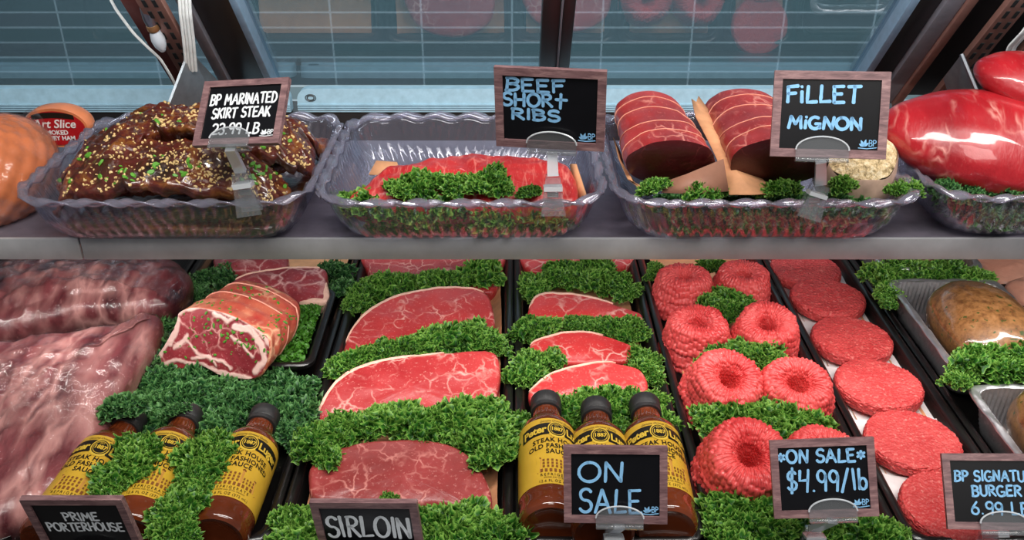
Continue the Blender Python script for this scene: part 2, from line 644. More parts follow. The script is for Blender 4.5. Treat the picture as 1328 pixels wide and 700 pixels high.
def m_door_glass():
    t = NT('tinted_door_glass')
    tr = t.n('ShaderNodeBsdfTransparent')
    tr.inputs[0].default_value = (0.60, 0.67, 0.70, 1)
    gl = t.n('ShaderNodeBsdfGlossy')
    gl.inputs['Color'].default_value = (0.9, 0.95, 1, 1)
    gl.inputs['Roughness'].default_value = 0.02
    mx = t.n('ShaderNodeMixShader')
    mx.inputs[0].default_value = 0.17
    t.l(tr.outputs[0], mx.inputs[1])
    t.l(gl.outputs[0], mx.inputs[2])
    return t.done(mx.outputs[0])


M['mince'] = m_mince()
M['patty'] = m_patty()
M['kale'] = m_kale('curly_kale', lin(16, 46, 14), lin(50, 112, 30), lin(160, 208, 96))
M['kale_dark'] = m_kale('deep_green_kale', lin(12, 40, 22), lin(38, 88, 44), lin(118, 172, 100))
M['glaze'] = m_glaze()
M['loaf'] = m_loaf()
M['crust'] = m_crust()
M['wood'] = m_wood()
M['tile'] = m_tile()
M['glass'] = m_door_glass()

# ------------------------------------------------------------------ structure: room and case shell
b = MB(); b.box(-4, 4, -1.5, 4.0, -1.0, -0.95)
struct(b.build('floor', plain('grey_floor', lin(120, 116, 112), 0.5)))
b = MB(); b.box(-3, 3, 2.70, 2.80, -0.95, 2.4)
struct(b.build('wall_back', M['tile']))
b = MB(); b.box(-1.6, 1.6, 0.66, 1.72, -0.06, -0.004)
struct(b.build('trim_1', M['deck']))
b = MB(); b.box(-1.6, 1.6, 0.655, 0.688, -0.06, 0.045, 0.004)
struct(b.build('trim_2', M['steel']))

GY, GZ = 1.586, 0.255
U = Vector((0, -0.656, 0.755))
NRM = Vector((0, -0.755, -0.656))


def door_M():
    Mx = Matrix((Vector((1, 0, 0)), U, NRM)).transposed().to_4x4()
    Mx.translation = Vector((0, GY, GZ))
    return Mx


DM = door_M()


def door_box(b, x0, x1, t0, t1, n0, n1, bev=0.0):
    b.box(x0, x1, t0, t1, n0, n1, bev, DM)


for i, (x0, x1) in enumerate(((-1.35, -0.476), (-0.414, 0.058), (0.092, 0.597))):
    b = MB(); door_box(b, x0, x1, 0.0, 0.85, -0.003, 0.003)
    struct(b.build('window_%d' % (i + 1), M['glass']))
k = 1
for (x0, x1, n1, mat) in ((-0.478, -0.412, 0.02, 'black_frame'), (-0.418, -0.406, 0.028, 'blue_trim'), (-0.496, -0.478, 0.03, 'grey_frame'),
                          (0.046, 0.074, 0.02, 'black_frame'), (0.074, 0.077, 0.024, 'grey_frame'), (0.077, 0.096, 0.018, 'black_frame'),
                          (0.588, 0.602, 0.028, 'blue_trim'), (0.600, 0.640, 0.02, 'black_frame'), (0.640, 0.668, 0.03, 'grey_frame'),
                          (0.668, 0.682, 0.036, 'bronze'), (0.682, 1.4, 0.012, 'black_frame')):
    b = MB(); door_box(b, x0, x1, -0.02, 0.85, -0.012, n1, 0.002)
    struct(b.build('trim_%d' % (k + 2), M[mat]))
    k += 1
# pale sill panels behind the shelf, with rounded top corners
def sill(x0, x1, name):
    b = MB()
    z0, z1, r = 0.214, 0.2555, 0.02
    pts = [(x0, z0), (x1, z0)]
    for a in np.linspace(0, PI / 2, 7):
        pts.append((x1 - r + r * math.cos(a), z1 - r + r * math.sin(a)))
    for a in np.linspace(PI / 2, PI, 7):
        pts.append((x0 + r + r * math.cos(a), z1 - r + r * math.sin(a)))
    b.prism([(x, 1.552, z) for x, z in pts], (0, 0.02, 0))
    for zz in (0.2185, 0.2225, 0.2265):
        b.box(x0, x1, 1.549, 1.553, zz, zz + 0.0018)
    struct(b.build(name, M['sill']))
sill(-1.4, -0.505, 'trim_21'); sill(-0.47, -0.385, 'trim_22'); sill(-0.372, 0.60, 'trim_23')
b = MB(); b.box(-1.5, 1.5, 1.556, 1.62, -0.05, 0.212)
struct(b.build('trim_24', M['black_frame']))
# round maker's mark on the panel
b = MB()
c0 = Vector((-0.348, 1.5505, 0.240))
for rr, w in ((0.0075, 0.0006), (0.0050, 0.0008)):
    b.tube([c0 + Vector((rr * 1.2 * math.cos(a), 0, rr * 0.8 * math.sin(a))) for a in np.linspace(0, 2 * PI, 33)], w, 5)
struct(b.build('trim_25', M['ink']))

# ------------------------------------------------------------------ upper shelf
SH = 0.255
sh = empty('display_shelf', (0, 0.963, SH))
tag(sh, 'long steel shelf holding the clear crocks above the meat trays', 'shelf')
b = MB(); b.box(-1.3, 1.3, 0.004, 0.335, -0.006, 0.0, 0.001)
b.build('shelf_plate', M['dark_steel'], sh)
for x0, x1 in ((-1.3, -0.5035), (-0.5015, 1.3)):
    b = MB(); b.box(x0, x1, 0.0, 0.005, -0.025, 0.0025, 0.0012)
    b.build('front_lip', M['lip'], sh)

# slotted standards and brackets
def standard(x, n0, label, w=0.032):
    o = empty('shelf_standard', M=DM @ Matrix.Translation((x, 0.0, 0.0)))
    tag(o, label, 'shelf standard')
    b = MB()
    b.box(-w / 2, w / 2, -0.02, 0.8, n0, n0 + 0.012, 0.001)
    b.build('channel', M['bronze'], o)
    if w > 0.034:
        fl = MB(); fl.box(-0.046, -w / 2, -0.02, 0.8, n0 - 0.004, n0 + 0.002, 0.001)
        fl.build('flange', M['maroon'], o)
    for j in range(16):
        for s in (-1, 1):
            sl = MB(); y = 0.012 + j * 0.026
            sl.box(s * 0.0072 - 0.0028, s * 0.0072 + 0.0028, y, y + 0.016, n0 + 0.0112, n0 + 0.0128)
            sl.build('slot', M['slot'], o)
    return o


standard(-0.515, 0.05, 'brown slotted shelf upright behind the marinated steak sign', 0.036)
standard(0.722, 0.05, 'brown slotted shelf upright beside the right end of the glass doors')
standard(0.80, 0.05, 'second slotted upright, behind the topmost red roast')
# brackets: grey triangular plates
def bracket(pts, label):
    P = [Vector(p) for p in pts]
    o = empty('shelf_bracket', P[0])
    tag(o, label, 'bracket')
    b = MB(); b.prism([p - P[0] for p in P], (0.004, 0, 0))
    b.build('plate', M['bracket'], o)
    b = MB(); b.tube([P[1] - P[0], P[2] - P[0]], 0.0035, 6)
    b.build('rolled_edge', M['steel'], o)


bracket([atY(243, 66, 1.42), atY(213, 145, 1.36), atY(290, 160, 1.50), atY(292, 118, 1.52)], 'grey steel plate bracket rising behind the marinated steaks')
bracket([atY(1223, 102, 1.46), atY(1247, 70, 1.40), atY(1278, 145, 1.36), atY(1240, 150, 1.45)], 'grey steel plate bracket behind the big red roast')

# cables and lamp holder, upper left
def cable(pxs, label, r=0.0022, mat='cable', dup=1):
    b = MB()
    P = [np.array(atY(*p)) for p in pxs]
    ts = np.linspace(0, len(P) - 1, 60)
    pts = np.stack([np.interp(ts, range(len(P)), [q[i] for q in P]) for i in range(3)], -1)
    for _ in range(6):
        pts[1:-1] = 0.25 * pts[:-2] + 0.5 * pts[1:-1] + 0.25 * pts[2:]
    for d in range(dup):
        b.tube([Vector(p) + Vector((d * r * 2.0, 0.001 * (d % 2), 0)) for p in pts], r, 8)
    o = b.build('cable', M[mat])
    tag(o, label, 'cable')


cable([(140, -8, 1.35), (150, 12, 1.36), (172, 42, 1.38), (190, 60, 1.39), (208, 76, 1.40), (226, 106, 1.43), (232, 124, 1.44)], 'thin white wire hanging loose in front of the glass door')
cable([(232, -10, 1.36), (234, 20, 1.37), (238, 50, 1.39), (242, 92, 1.42)], 'thick pale ribbon cable running down the slotted upright', 0.0024, 'cable', 4)
cable([(1345, 15, 1.30), (1325, 42, 1.32), (1308, 60, 1.34), (1300, 82, 1.36)], 'bundle of white wires above the topmost red roast', 0.0018, 'cable', 4)
lh = empty('lamp_holder', atY(196, 30, 1.37))
tag(lh, 'small lamp holder with copper ring and frosted connector beside the slotted upright', 'lamp holder')
ax = (atY(212, 62, 1.39) - atY(188, 6, 1.36)).normalized()
LM = frame((0, 0, 0), ax)
b = MB(); b.lathe([(0.004, -0.03), (0.007, -0.028), (0.009, -0.01), (0.008, 0.002)], 20, LM); b.build('socket', M['steel'], lh)
b = MB(); b.lathe([(0.0085, 0.002), (0.009, 0.004), (0.009, 0.010), (0.0085, 0.012)], 20, LM); b.build('ring', M['copper'], lh)
b = MB(); b.lathe([(0.007, 0.012), (0.0085, 0.018), (0.0105, 0.028), (0.009, 0.040), (0.004, 0.050), (0.001, 0.052)], 20, LM); b.build('connector', M['clip_white'], lh)

# ------------------------------------------------------------------ lower black trays
def tray(x0, x1, y0, y1, label, depth=0.03, r=0.022, z=0.0, name='display_tray', group=None):
    cx, cy = (x0 + x1) / 2, (y0 + y1) / 2
    hx, hy = (x1 - x0) / 2, (y1 - y0) / 2
    prof = [(-0.001, depth - 0.008), (0.0, depth - 0.002), (-0.002, depth), (-0.005, depth + 0.0005), (-0.009, depth - 0.001), (-0.011, depth - 0.004),
            (-0.016, 0.010), (-0.019, 0.005), (-0.024, 0.003), (-0.06, 0.003)]
    b = MB()
    rings = []
    for o, zz in prof:
        R, _, _, _ = rrect(hx + o, hy + o, max(0.004, r + o * 0.6), 160)
        rings.append([(p[0], p[1], zz) for p in R])
    b.rings(rings, True, False, True)
    # outer skin below
    R, _, _, _ = rrect(hx - 0.012, hy - 0.012, r, 160)
    R0, _, _, _ = rrect(hx - 0.001, hy - 0.001, r, 160)
    R2, _, _, _ = rrect(hx - 0.020, hy - 0.020, r, 160)
    b.rings([[(p[0], p[1], depth - 0.008) for p in R0], [(p[0], p[1], depth - 0.006) for p in R], [(p[0], p[1], 0.0) for p in R2]], True, False, True)
    o = b.build(name, M['black_tray'])
    o.location = (cx, cy, z)
    tag(o, label, 'tray', group)
    return o


TX = dict(A=(-0.83, -0.522), B=(-0.518, -0.252), C=(-0.249, 0.001), D=(0.004, 0.204), E=(0.207, 0.410), F=(0.413, 0.552), G=(0.555, 0.775), H=(0.778, 0.98))
TL = dict(A='black tray under the film-wrapped briskets', B='black tray of kale holding the ribeye roast and three tilted sauce bottles', C='black tray of large sirloin steaks between kale rows',
          D='black tray of strip steaks with three upright-facing sauce bottles at its front', E='black tray of ground beef rings', F='narrow black tray of burger patties on white paper',
          G='black tray holding sausage loaves in foil pans', H='black tray of peach coloured poultry at the far end')
for kx, (x0, x1) in TX.items():
    tray(x0, x1, 0.714, 1.54, TL[kx])


def sheet(x0, x1, y0, y1, z, label, mat='paper', name='butcher_paper', curl=0.006, seed=0):
    b = MB(); nx, ny = 24, 60
    rows = []
    for j in range(ny + 1):
        row = []
        for i in range(nx + 1):
            x = x0 + (x1 - x0) * i / nx; y = y0 + (y1 - y0) * j / ny
            e = max(0, abs(2 * i / nx - 1) - 0.8) / 0.2
            zz = z + curl * e ** 2 + 0.001 * fbm((x, y, seed), 14)
            row.append((x + 0.002 * fbm((y, seed, 0), 9) * e, y, zz + 0.0015))
        rows.append(row)
    b.rings(rows, False)
    o = b.build(name, M[mat])
    tag(o, label, 'paper')
    return o


sheet(-0.226, -0.016, 0.742, 1.52, 0.004, 'peach butcher paper lining under the sirloin steaks', curl=0.016)
sheet(0.028, 0.182, 0.742, 1.52, 0.004, 'peach butcher paper lining under the strip steaks', seed=3)
sheet(0.232, 0.386, 0.742, 1.52, 0.004, 'peach butcher paper lining under the ground beef rings', seed=5)
sheet(0.437, 0.528, 0.742, 1.52, 0.004, 'peach butcher paper lining under the burger patties', seed=8)
sheet(-0.495, -0.276, 1.20, 1.52, 0.004, 'peach butcher paper lining under the porterhouse steaks', seed=9)
# ------------------------------------------------------------------ kale
def kale_mesh(seed, mat):
    rg = np.random.default_rng(seed)
    b = MB()
    A, B_, C_ = 0.036, 0.027, 0.019
    # crumpled core so the leaf is one mass
    rings, att = [], []
    for j in range(7):
        th = PI / 2 * j / 6.2
        ring = []
        for i in range(28):
            a = 2 * PI * i / 28
            d = 0.72 + 0.12 * math.sin(5 * a + seed) + 0.08 * rg.standard_normal()
            ring.append((A * d * math.cos(a) * math.cos(th), B_ * d * math.sin(a) * math.cos(th), -0.012 + C_ * 1.2 * math.sin(th) * (0.8 + 0.1 * rg.standard_normal())))
        rings.append(ring); att += [0.1] * 28  # low value darkens the core as painted shade between frills
    b.rings(rings, True, True, True, att)
    n = 105
    for q in range(n):
        # golden-angle cover of the upper dome
        u = 1 - (q + 0.5) / n * 1.12
        a = q * 2.39996 + rg.normal() * 0.2
        s = math.sqrt(max(0, 1 - u * u))
        rr = 1.0 + 0.22 * math.sin(3 * a + seed) + 0.1 * math.sin(5 * a - seed)
        c = np.array([A * rr * s * math.cos(a), B_ * rr * s * math.sin(a), C_ * u - 0.004]) * rg.uniform(0.74, 1.16)
        nn = np.array([c[0] / A ** 1.6, c[1] / B_ ** 1.6, (c[2] + 0.006) / C_ ** 1.6])
        nn = nn / np.linalg.norm(nn) + rg.normal(0, 0.45, 3)
        nn /= np.linalg.norm(nn)
        e1 = np.cross(nn, [0.3, 0.2, 0.93]); e1 /= np.linalg.norm(e1); e2 = np.cross(nn, e1)
        R = rg.uniform(0.0056, 0.0115)
        K = rg.integers(3, 6); ph = rg.uniform(0, 6.28); K2 = int(K * 2.5)
        ns, nr = 26, 5
        rows, at_ = [], []
        for j in range(nr):
            rho = (j + 0.3) / (nr - 0.7)
            row = []
            for i in range(ns):
                f = 2 * PI * i / ns
                h = R * (0.30 * rho ** 2 + 0.62 * rho ** 1.5 * math.sin(K * f + ph) + 0.22 * rho ** 3 * math.sin(K2 * f + ph * 2))
                w = R * rho * (1 + 0.18 * rho * math.sin(K2 * f + ph) + 0.12 * math.sin(2 * f + ph))
                row.append(c + nn * h + e1 * w * math.cos(f) + e2 * w * math.sin(f))
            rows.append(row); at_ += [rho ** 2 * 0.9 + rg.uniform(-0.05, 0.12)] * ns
        b.rings(rows, True, True, False, at_)
    o = b.build('kale_leaf', mat, angle=0, attr='edge')
    return o


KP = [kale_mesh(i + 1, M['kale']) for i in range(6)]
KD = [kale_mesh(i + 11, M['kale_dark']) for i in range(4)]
for o in KP + KD:
    COL.objects.unlink(o)
KR = random.Random(5)


def kale(label, group, spots, z=0.030, dark=False, s0=0.8):
    for sp in spots:
        px, py = sp[0], sp[1]
        s = (sp[2] if len(sp) > 2 else 1.0) * s0 * KR.uniform(0.82, 1.14)
        zz = sp[3] if len(sp) > 3 else z
        o = KR.choice(KD if dark else KP).copy()
        COL.objects.link(o)
        o.location = atY(px, py, sp[4]) if len(sp) > 4 else at(px, py, zz)
        o.scale = (s, s, s * KR.uniform(0.85, 1.1))
        o.rotation_euler = (KR.uniform(-0.3, 0.3) + 0.15, KR.uniform(-0.3, 0.3), KR.uniform(0, 6.28))
        tag(o, label, 'kale', group)


kale('curly kale leaf in the row behind the second sirloin steak, under the shelf', 'kale between first and second sirloin', [(468, 382), (495, 373), (525, 369), (555, 368), (588, 364), (622, 356, 1.1), (462, 394, .7)], z=0.034)
kale('curly kale leaf in the row between the two middle sirloin steaks', 'kale between the two middle sirloins', [(445, 474, .8), (470, 463, .8), (498, 456, .8), (526, 450, .85), (556, 445, .95), (588, 438), (618, 436), (642, 444, .8)], z=0.044)
kale('curly kale leaf in the row behind the front sirloin steak', 'kale behind the front sirloin', [(412, 578), (436, 564), (462, 552), (490, 545), (516, 546), (545, 556, .9), (572, 552), (600, 546), (628, 538), (636, 566), (612, 566, .8), (424, 590, .7), (640, 590, .8)], z=0.046)
kale('curly kale leaf in front of the front sirloin steak, beside its sign', 'kale in front of the front sirloin', [(378, 682), (400, 694), (562, 682, .9), (590, 682), (616, 680), (640, 692), (604, 698), (506, 650, .4), (385, 706), (575, 700)], z=0.034)
kale('curly kale leaf behind the hindmost visible strip steak', 'kale behind the strip steaks', [(692, 372), (716, 363), (744, 362), (772, 364), (798, 369), (812, 378, .8), (730, 352), (775, 350)], z=0.034)
kale('curly kale leaf between the first and second strip steak', 'kale between first and second strip steak', [(688, 428, .9), (708, 426, .7), (745, 421, .55), (765, 420, .6), (790, 424, .8), (818, 430, .8)], z=0.036)
kale('curly kale leaf between the second and third strip steak', 'kale between second and third strip steak', [(684, 487), (692, 470, .9), (716, 466, .7), (834, 468, .8), (843, 482, .7), (826, 462, .5)], z=0.036)
kale('curly kale leaf behind the bottle caps in the strip steak tray', 'kale behind the bottles of the strip steak tray', [(738, 534, 1, .034), (762, 523, .9, .034), (792, 524, .9, .036), (818, 524, .8, .034), (742, 552, .8), (806, 540), (858, 545, .8), (686, 548, .6), (848, 520, .8), (800, 556, .7)], z=0.026)
kale('curly kale leaf among the rearmost ground beef rings under the shelf', 'kale among the rear ground beef rings', [(944, 388), (924, 394, .8), (962, 396, .8), (925, 345, .8), (850, 352, .7), (940, 404, .7)], z=0.040)
kale('curly kale leaf among the middle ground beef rings', 'kale among the middle ground beef rings', [(934, 466, .9), (958, 460), (984, 462), (1000, 470, .7), (915, 474, .7), (880, 436, .5)], z=0.044)
kale('curly kale leaf before the front pair of ground beef rings', 'kale between the front ground beef rings', [(926, 550, .9), (948, 546), (974, 542), (1000, 538), (1026, 538), (1048, 546, .9), (1000, 552, .9)], z=0.042)
kale('curly kale leaf at the front of the ground beef tray behind its sale sign', 'kale at the front of the ground beef tray', [(945, 665), (966, 682), (994, 692), (1030, 692), (1070, 688), (1102, 690), (1132, 698), (980, 662), (950, 700), (1150, 692, .8)], z=0.032)
kale('curly kale leaf behind the larger sausage loaf pan', 'kale behind the sausage loaf pan', [(1142, 358, .9), (1164, 352), (1190, 350), (1216, 353), (1242, 358), (1262, 364, .8), (1150, 380, .6), (1152, 394, .5)], z=0.056)
kale('curly kale leaf between the two foil pans', 'kale between the foil pans', [(1252, 480, .8), (1272, 472), (1298, 464), (1324, 462), (1240, 494, .6), (1336, 474), (1300, 480, .9)], z=0.070)
# tray with bottles
kale('dark curly kale leaf beside the ribeye roast, near the briskets', 'kale on the brisket side of the roast', [(184, 440), (206, 422), (175, 460), (198, 455), (215, 408, .8), (186, 475, .9)], z=0.040, dark=True)
kale('dark curly kale leaf behind the ribeye roast', 'kale behind the ribeye roast', [(245, 372), (268, 363), (250, 388, .8), (292, 358, .9), (432, 356), (440, 375, .8), (330, 345, .6)], z=0.035, dark=True)
kale('dark curly kale leaf in the bed below the roast and above the bottle caps', 'kale bed between roast and bottles', [
    (155, 520), (178, 508), (202, 502), (228, 500), (255, 500), (282, 506), (308, 508), (334, 505), (360, 498), (382, 506), (146, 542), (172, 532), (200, 528), (228, 528), (262, 524), (292, 528), (318, 528), (368, 528), (385, 540), (205, 552, .9), (272, 552), (300, 548), (380, 562, .8), (146, 562, .8), (290, 572, .8), (160, 528, .8, .075), (226, 532, .55, .070)], z=0.032, dark=True)
kale('curly kale leaf between the first and second sauce bottle under the roast', 'kale between first and second bottle', [(188, 584, .8), (168, 606, .9), (152, 622, .8), (182, 604, .7), (142, 634, .6)], z=0.074)
kale('curly kale leaf between the second and third sauce bottle under the roast', 'kale between second and third bottle', [(278, 575, .9), (264, 598, .9), (282, 600, .8), (250, 622, .9), (240, 646, .9), (228, 670, .9), (262, 632, .7), (218, 690, .9), (238, 690, .8), (292, 585, .7)], z=0.070)

# ------------------------------------------------------------------ slabs of meat
def slab_rings(R, th, er, dome=0.0, amp=0.0015, seed=0, bulge=0.0, nint=9):
    c = R.mean(0)
    nrm = outward(R)
    rings = []
    def ring(off, z, sc=None):
        out = []
        for p, q in zip(R, nrm):
            if sc is None:
                x, y = p + q * off
            else:
                pp = p + q * off
                x, y = c + (pp - c) * sc
            zz = z
            if z > th * 0.3:
                rad = 1.0 if sc is None else sc
                zz += dome * (1 - rad * rad) + amp * fbm((x * 1.0, y * 1.0, seed * 3.3), 45, 3)
            out.append((x, y, zz))
        return out
    for sc in (0.05, 0.5, 0.9):
        rings.append(ring(-er, 0.0, sc))
    rings.append(ring(-er * 0.6, 0.0))
    rings.append(ring(bulge - er * 0.1, er * 0.6))
    rings.append(ring(bulge, th * 0.5))
    for a in np.linspace(0.1, PI / 2, 6):
        rings.append(ring(-er + er * math.cos(a), th - er + er * math.sin(a)))
    for sc in np.linspace(0.97, 0.03, nint):
        rings.append(ring(-er, th, sc))
    return rings


def slab(name, pts, px_center, z, tilt, th, mat, er=0.006, dome=0.003, amp=0.0015, seed=0, fat=None, yaw=0.0, N=120, parent=None, roll=0.0):
    """steak traced from its outline, laid on a tilted plane at its own distance, with real thickness"""
    o = at(px_center[0], px_center[1], z)
    n = Vector((math.sin(roll), -math.sin(tilt), math.cos(tilt)))
    F = frame(o, n)
    Fi = F.inverted()
    loc = [Fi @ on_plane(p[0], p[1], o, n.normalized()) for p in pts]
    R = smooth_closed([(p.x, p.y) for p in loc], N)
    F2 = F @ Matrix.Translation((0, 0, -th))
    b = MB()
    b.rings(slab_rings(R, th, er, dome, amp, seed), True, True, True)
    if fat:
        root = empty(name, M=F2)
        b.build('meat', M[mat], root)
        for (u0, u1, w) in fat:
            nrm = outward(R)
            fb = MB(); rings = []
            K = 60
            for i in range(K + 1):
                t = i / K
                u = (u0 + (u1 - u0) * t) % 1.0
                j = u * N; j0 = int(j) % N; j1 = (j0 + 1) % N; fr = j - int(j)
                p = R[j0] * (1 - fr) + R[j1] * fr; q = nrm[j0] * (1 - fr) + nrm[j1] * fr
                ww = w * (math.sin(PI * min(1, max(0, t))) ** 0.5) * (0.8 + 0.35 * fbm((p[0], p[1], seed), 50, 2)) + 0.0004
                ring = []
                for k in range(14):
                    a = 2 * PI * k / 14
                    ca, sa = math.cos(a), math.sin(a)
                    ca = math.copysign(abs(ca) ** 0.6, ca); sa = math.copysign(abs(sa) ** 0.6, sa)
                    off = -ww * 0.75 + ww * 1.0 * ca
                    zz = th * 0.5 + (th * 0.5 + 0.0008) * sa * (0.97 if ww > 0.001 else 0.9)
                    x, y = p + q * off
                    if sa > 0.3:
                        zz += amp * fbm((x, y, seed * 3.3), 45, 3)
                    ring.append((x, y, zz))
                rings.append(ring)
            fb.rings(rings, True, True, True)
            fb.build('fat_rim', M['fat'], root)
    else:
        root = b.build(name, M[mat], parent, M=F2 if parent is None else None)
    return root


def C5(l): return [(300 + x / 1.842, 320 + y / 1.842) for x, y in l]
def C6(l): return [(640 + x / 1.841, 320 + y / 1.841) for x, y in l]


s = slab('sirloin_steak', C5([(332, 0), (630, 0), (638, 60), (632, 98), (600, 106), (500, 80), (400, 80), (335, 66)]), (562, 350), 0.032, 0.15, 0.024, 'sirloin', seed=1)
tag(s, 'red sirloin steak half hidden under the shelf edge, hindmost of its tray', 'steak', 'sirloin steaks')
s = slab('sirloin_steak', C5([(274, 255), (273, 225), (290, 188), (318, 156), (370, 123), (440, 102), (520, 93), (590, 100), (618, 122), (630, 190), (612, 228), (560, 245), (450, 255), (350, 258)]), (548, 410), 0.040, 0.26, 0.024, 'sirloin', seed=2, fat=[(0.52, 0.95, 0.0050)])
tag(s, 'bright red sirloin steak second from the shelf, with a fat rim along its top', 'steak', 'sirloin steaks')
s = slab('sirloin_steak', C5([(205, 425), (206, 388), (238, 330), (290, 288), (370, 264), (470, 254), (570, 246), (628, 250), (643, 290), (638, 335), (622, 375), (560, 405), (480, 412), (400, 410), (300, 420), (240, 432)]), (533, 496), 0.042, 0.26, 0.026, 'sirloin', seed=3, fat=[(0.62, 0.99, 0.0050)])
tag(s, 'large red sirloin steak in the middle of its tray, behind the thick kale row', 'steak', 'sirloin steaks')
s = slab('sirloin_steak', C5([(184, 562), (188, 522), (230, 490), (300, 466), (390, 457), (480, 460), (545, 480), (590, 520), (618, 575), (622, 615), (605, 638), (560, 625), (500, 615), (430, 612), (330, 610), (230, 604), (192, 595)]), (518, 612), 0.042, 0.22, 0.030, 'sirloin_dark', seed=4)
tag(s, 'darker brownish red sirloin steak at the front, just behind the sirloin sign', 'steak', 'sirloin steaks')

s = slab('strip_steak', C6([(80, 5), (315, 5), (322, 40), (250, 58), (160, 56), (86, 52)]), (745, 342), 0.032, 0.1, 0.022, 'strip', seed=5)
tag(s, 'strip steak almost wholly hidden under the shelf edge behind kale', 'steak', 'strip steaks')
s = slab('strip_steak', C6([(82, 152), (100, 115), (140, 107), (220, 114), (300, 138), (348, 155), (356, 172), (340, 184), (240, 178), (160, 172), (92, 170)]), (760, 398), 0.044, 0.22, 0.020, 'strip', seed=6, fat=[(0.60, 0.97, 0.0042)])
tag(s, 'strip steak with marbled edge, hindmost of the three whole ones in its tray', 'steak', 'strip steaks')
s = slab('strip_steak', C6([(85, 255), (93, 225), (150, 205), (210, 200), (280, 213), (340, 238), (358, 255), (345, 268), (280, 274), (150, 276), (95, 272)]), (760, 449), 0.044, 0.22, 0.020, 'strip', seed=7, fat=[(0.64, 0.94, 0.0036)])
tag(s, 'strip steak in the middle of the three whole ones, thin with a pale seam', 'steak', 'strip steaks')
s = slab('strip_steak', C6([(83, 350), (92, 335), (130, 303), (200, 279), (270, 272), (340, 286), (366, 312), (366, 342), (330, 352), (250, 362), (150, 366), (95, 366)]), (762, 494), 0.044, 0.22, 0.020, 'strip', seed=8, fat=[(0.62, 0.98, 0.0038)])
tag(s, 'strip steak nearest the bottle caps, with a forked white fat seam', 'steak', 'strip steaks')


def C4(l): return [(150 + x / 4.242, 335 + y / 4.242) for x, y in l]


s = slab('porterhouse_steak', C4([(580, 170), (640, 120), (740, 75), (940, 45), (1140, 50), (1160, 120), (1165, 225), (1080, 236), (1000, 240), (800, 200), (640, 190)]), (365, 370), 0.060, 0.25, 0.028, 'porter', seed=9, fat=[(0.60, 0.92, 0.0040), (0.30, 0.50, 0.007)])
tag(s, 'porterhouse steak with white bone edge leaning behind the ribeye roast', 'steak', 'porterhouse steaks')
s = slab('porterhouse_steak', C4([(540, 40), (570, -30), (900, -40), (950, 20), (900, 60), (700, 62), (560, 70)]), (325, 340), 0.050, 0.15, 0.024, 'porter', seed=10)
tag(s, 'brownish porterhouse steak cut off by the shelf edge above the roast', 'steak', 'porterhouse steaks')

# hidden rows further back under the shelf that the rear glass reflects
for i, (x, y) in enumerate(((-0.125, 1.47), (0.10, 1.46))):
    R = smooth_closed([(-0.09, -0.02), (-0.05, 0.045), (0.03, 0.055), (0.085, 0.02), (0.08, -0.04), (0.0, -0.05), (-0.06, -0.045)], 90)
    b = MB(); b.rings(slab_rings(R, 0.024, 0.006, 0.003, 0.0015, 20 + i), True, True, True)
    o = b.build(('sirloin_steak', 'strip_steak')[i], M[('sirloin', 'strip')[i]])
    o.location = (x, y, 0.016); o.rotation_euler = (0.15, 0, 0.1)
    tag(o, ('sirloin steak far under the shelf, seen only as a reflection in the dark glass', 'strip steak far under the shelf, seen only as a reflection in the dark glass')[i], 'steak', ('sirloin steaks', 'strip steaks')[i])

# ------------------------------------------------------------------ ground beef rings
def ring_mesh(seed):
    rg = np.random.default_rng(seed)
    prof = [(0.004, 0.010), (0.009, 0.022), (0.0115, 0.040), (0.0150, 0.053), (0.022, 0.0595), (0.031, 0.0605), (0.0385, 0.056), (0.0415, 0.047), (0.0435, 0.038),
            (0.0465, 0.031), (0.0445, 0.027), (0.048, 0.019), (0.051, 0.013), (0.0485, 0.009), (0.052, 0.004), (0.050, 0.0)]
    P = np.array(prof)
    d = np.concatenate([[0], np.cumsum(np.linalg.norm(np.diff(P, axis=0), axis=1))])
    nv, nu = 112, 280
    q = np.linspace(0, d[-1], nv)
    r0 = np.interp(q, d, P[:, 0]); z0 = np.interp(q, d, P[:, 1])
    tr = np.gradient(r0); tz = np.gradient(z0); L = np.hypot(tr, tz); nr, nz = tz / L, -tr / L
    nr, nz = -nr, -nz
    NU = 46
    ju = rg.uniform(-0.25, 0.25, (NU, 60)); jh = rg.uniform(0.55, 1.15, (NU, 60)); jv = rg.uniform(0, 1, NU)
    b = MB(); rings = []
    for j in range(nv):
        ring = []
        for i in range(nu):
            a = 2 * PI * i / nu
            lob = 1 + 0.035 * math.sin(2 * a + seed) + 0.02 * math.sin(3 * a + seed * 2)
            uu = a / (2 * PI) * NU + 0.12 * math.sin(q[j] * 90 + seed)
            ku = int(math.floor(uu)) % NU
            cell = 0.0052 if q[j] < 0.055 else 0.0105
            vv = q[j] / cell + jv[ku]
            kv = int(vv) % 60
            fu = (uu - math.floor(uu) - 0.5) * 2; fv = (vv - math.floor(vv) - 0.5) * 2
            hgt = max(0.0, 1 - fu * fu) ** 0.5 * max(0.0, 1 - abs(fv) ** 3) ** 0.5 * jh[ku, kv]
            s = min(1.0, r0[j] / 0.02)
            disp = 0.0036 * hgt * s + 0.0012 * fbm((math.cos(a) * r0[j], math.sin(a) * r0[j], z0[j]), 70, 2)
            rr = r0[j] * lob + nr[j] * disp * (1 if True else 0); zz = z0[j] + nz[j] * disp
            if j == nv - 1:
                zz = 0.0
            ring.append((rr * math.cos(a), rr * math.sin(a), max(0.0, zz)))
        rings.append(ring)
    b.rings(rings, True, True, True)
    return b.build('ground_beef_ring', M['mince'], angle=0)


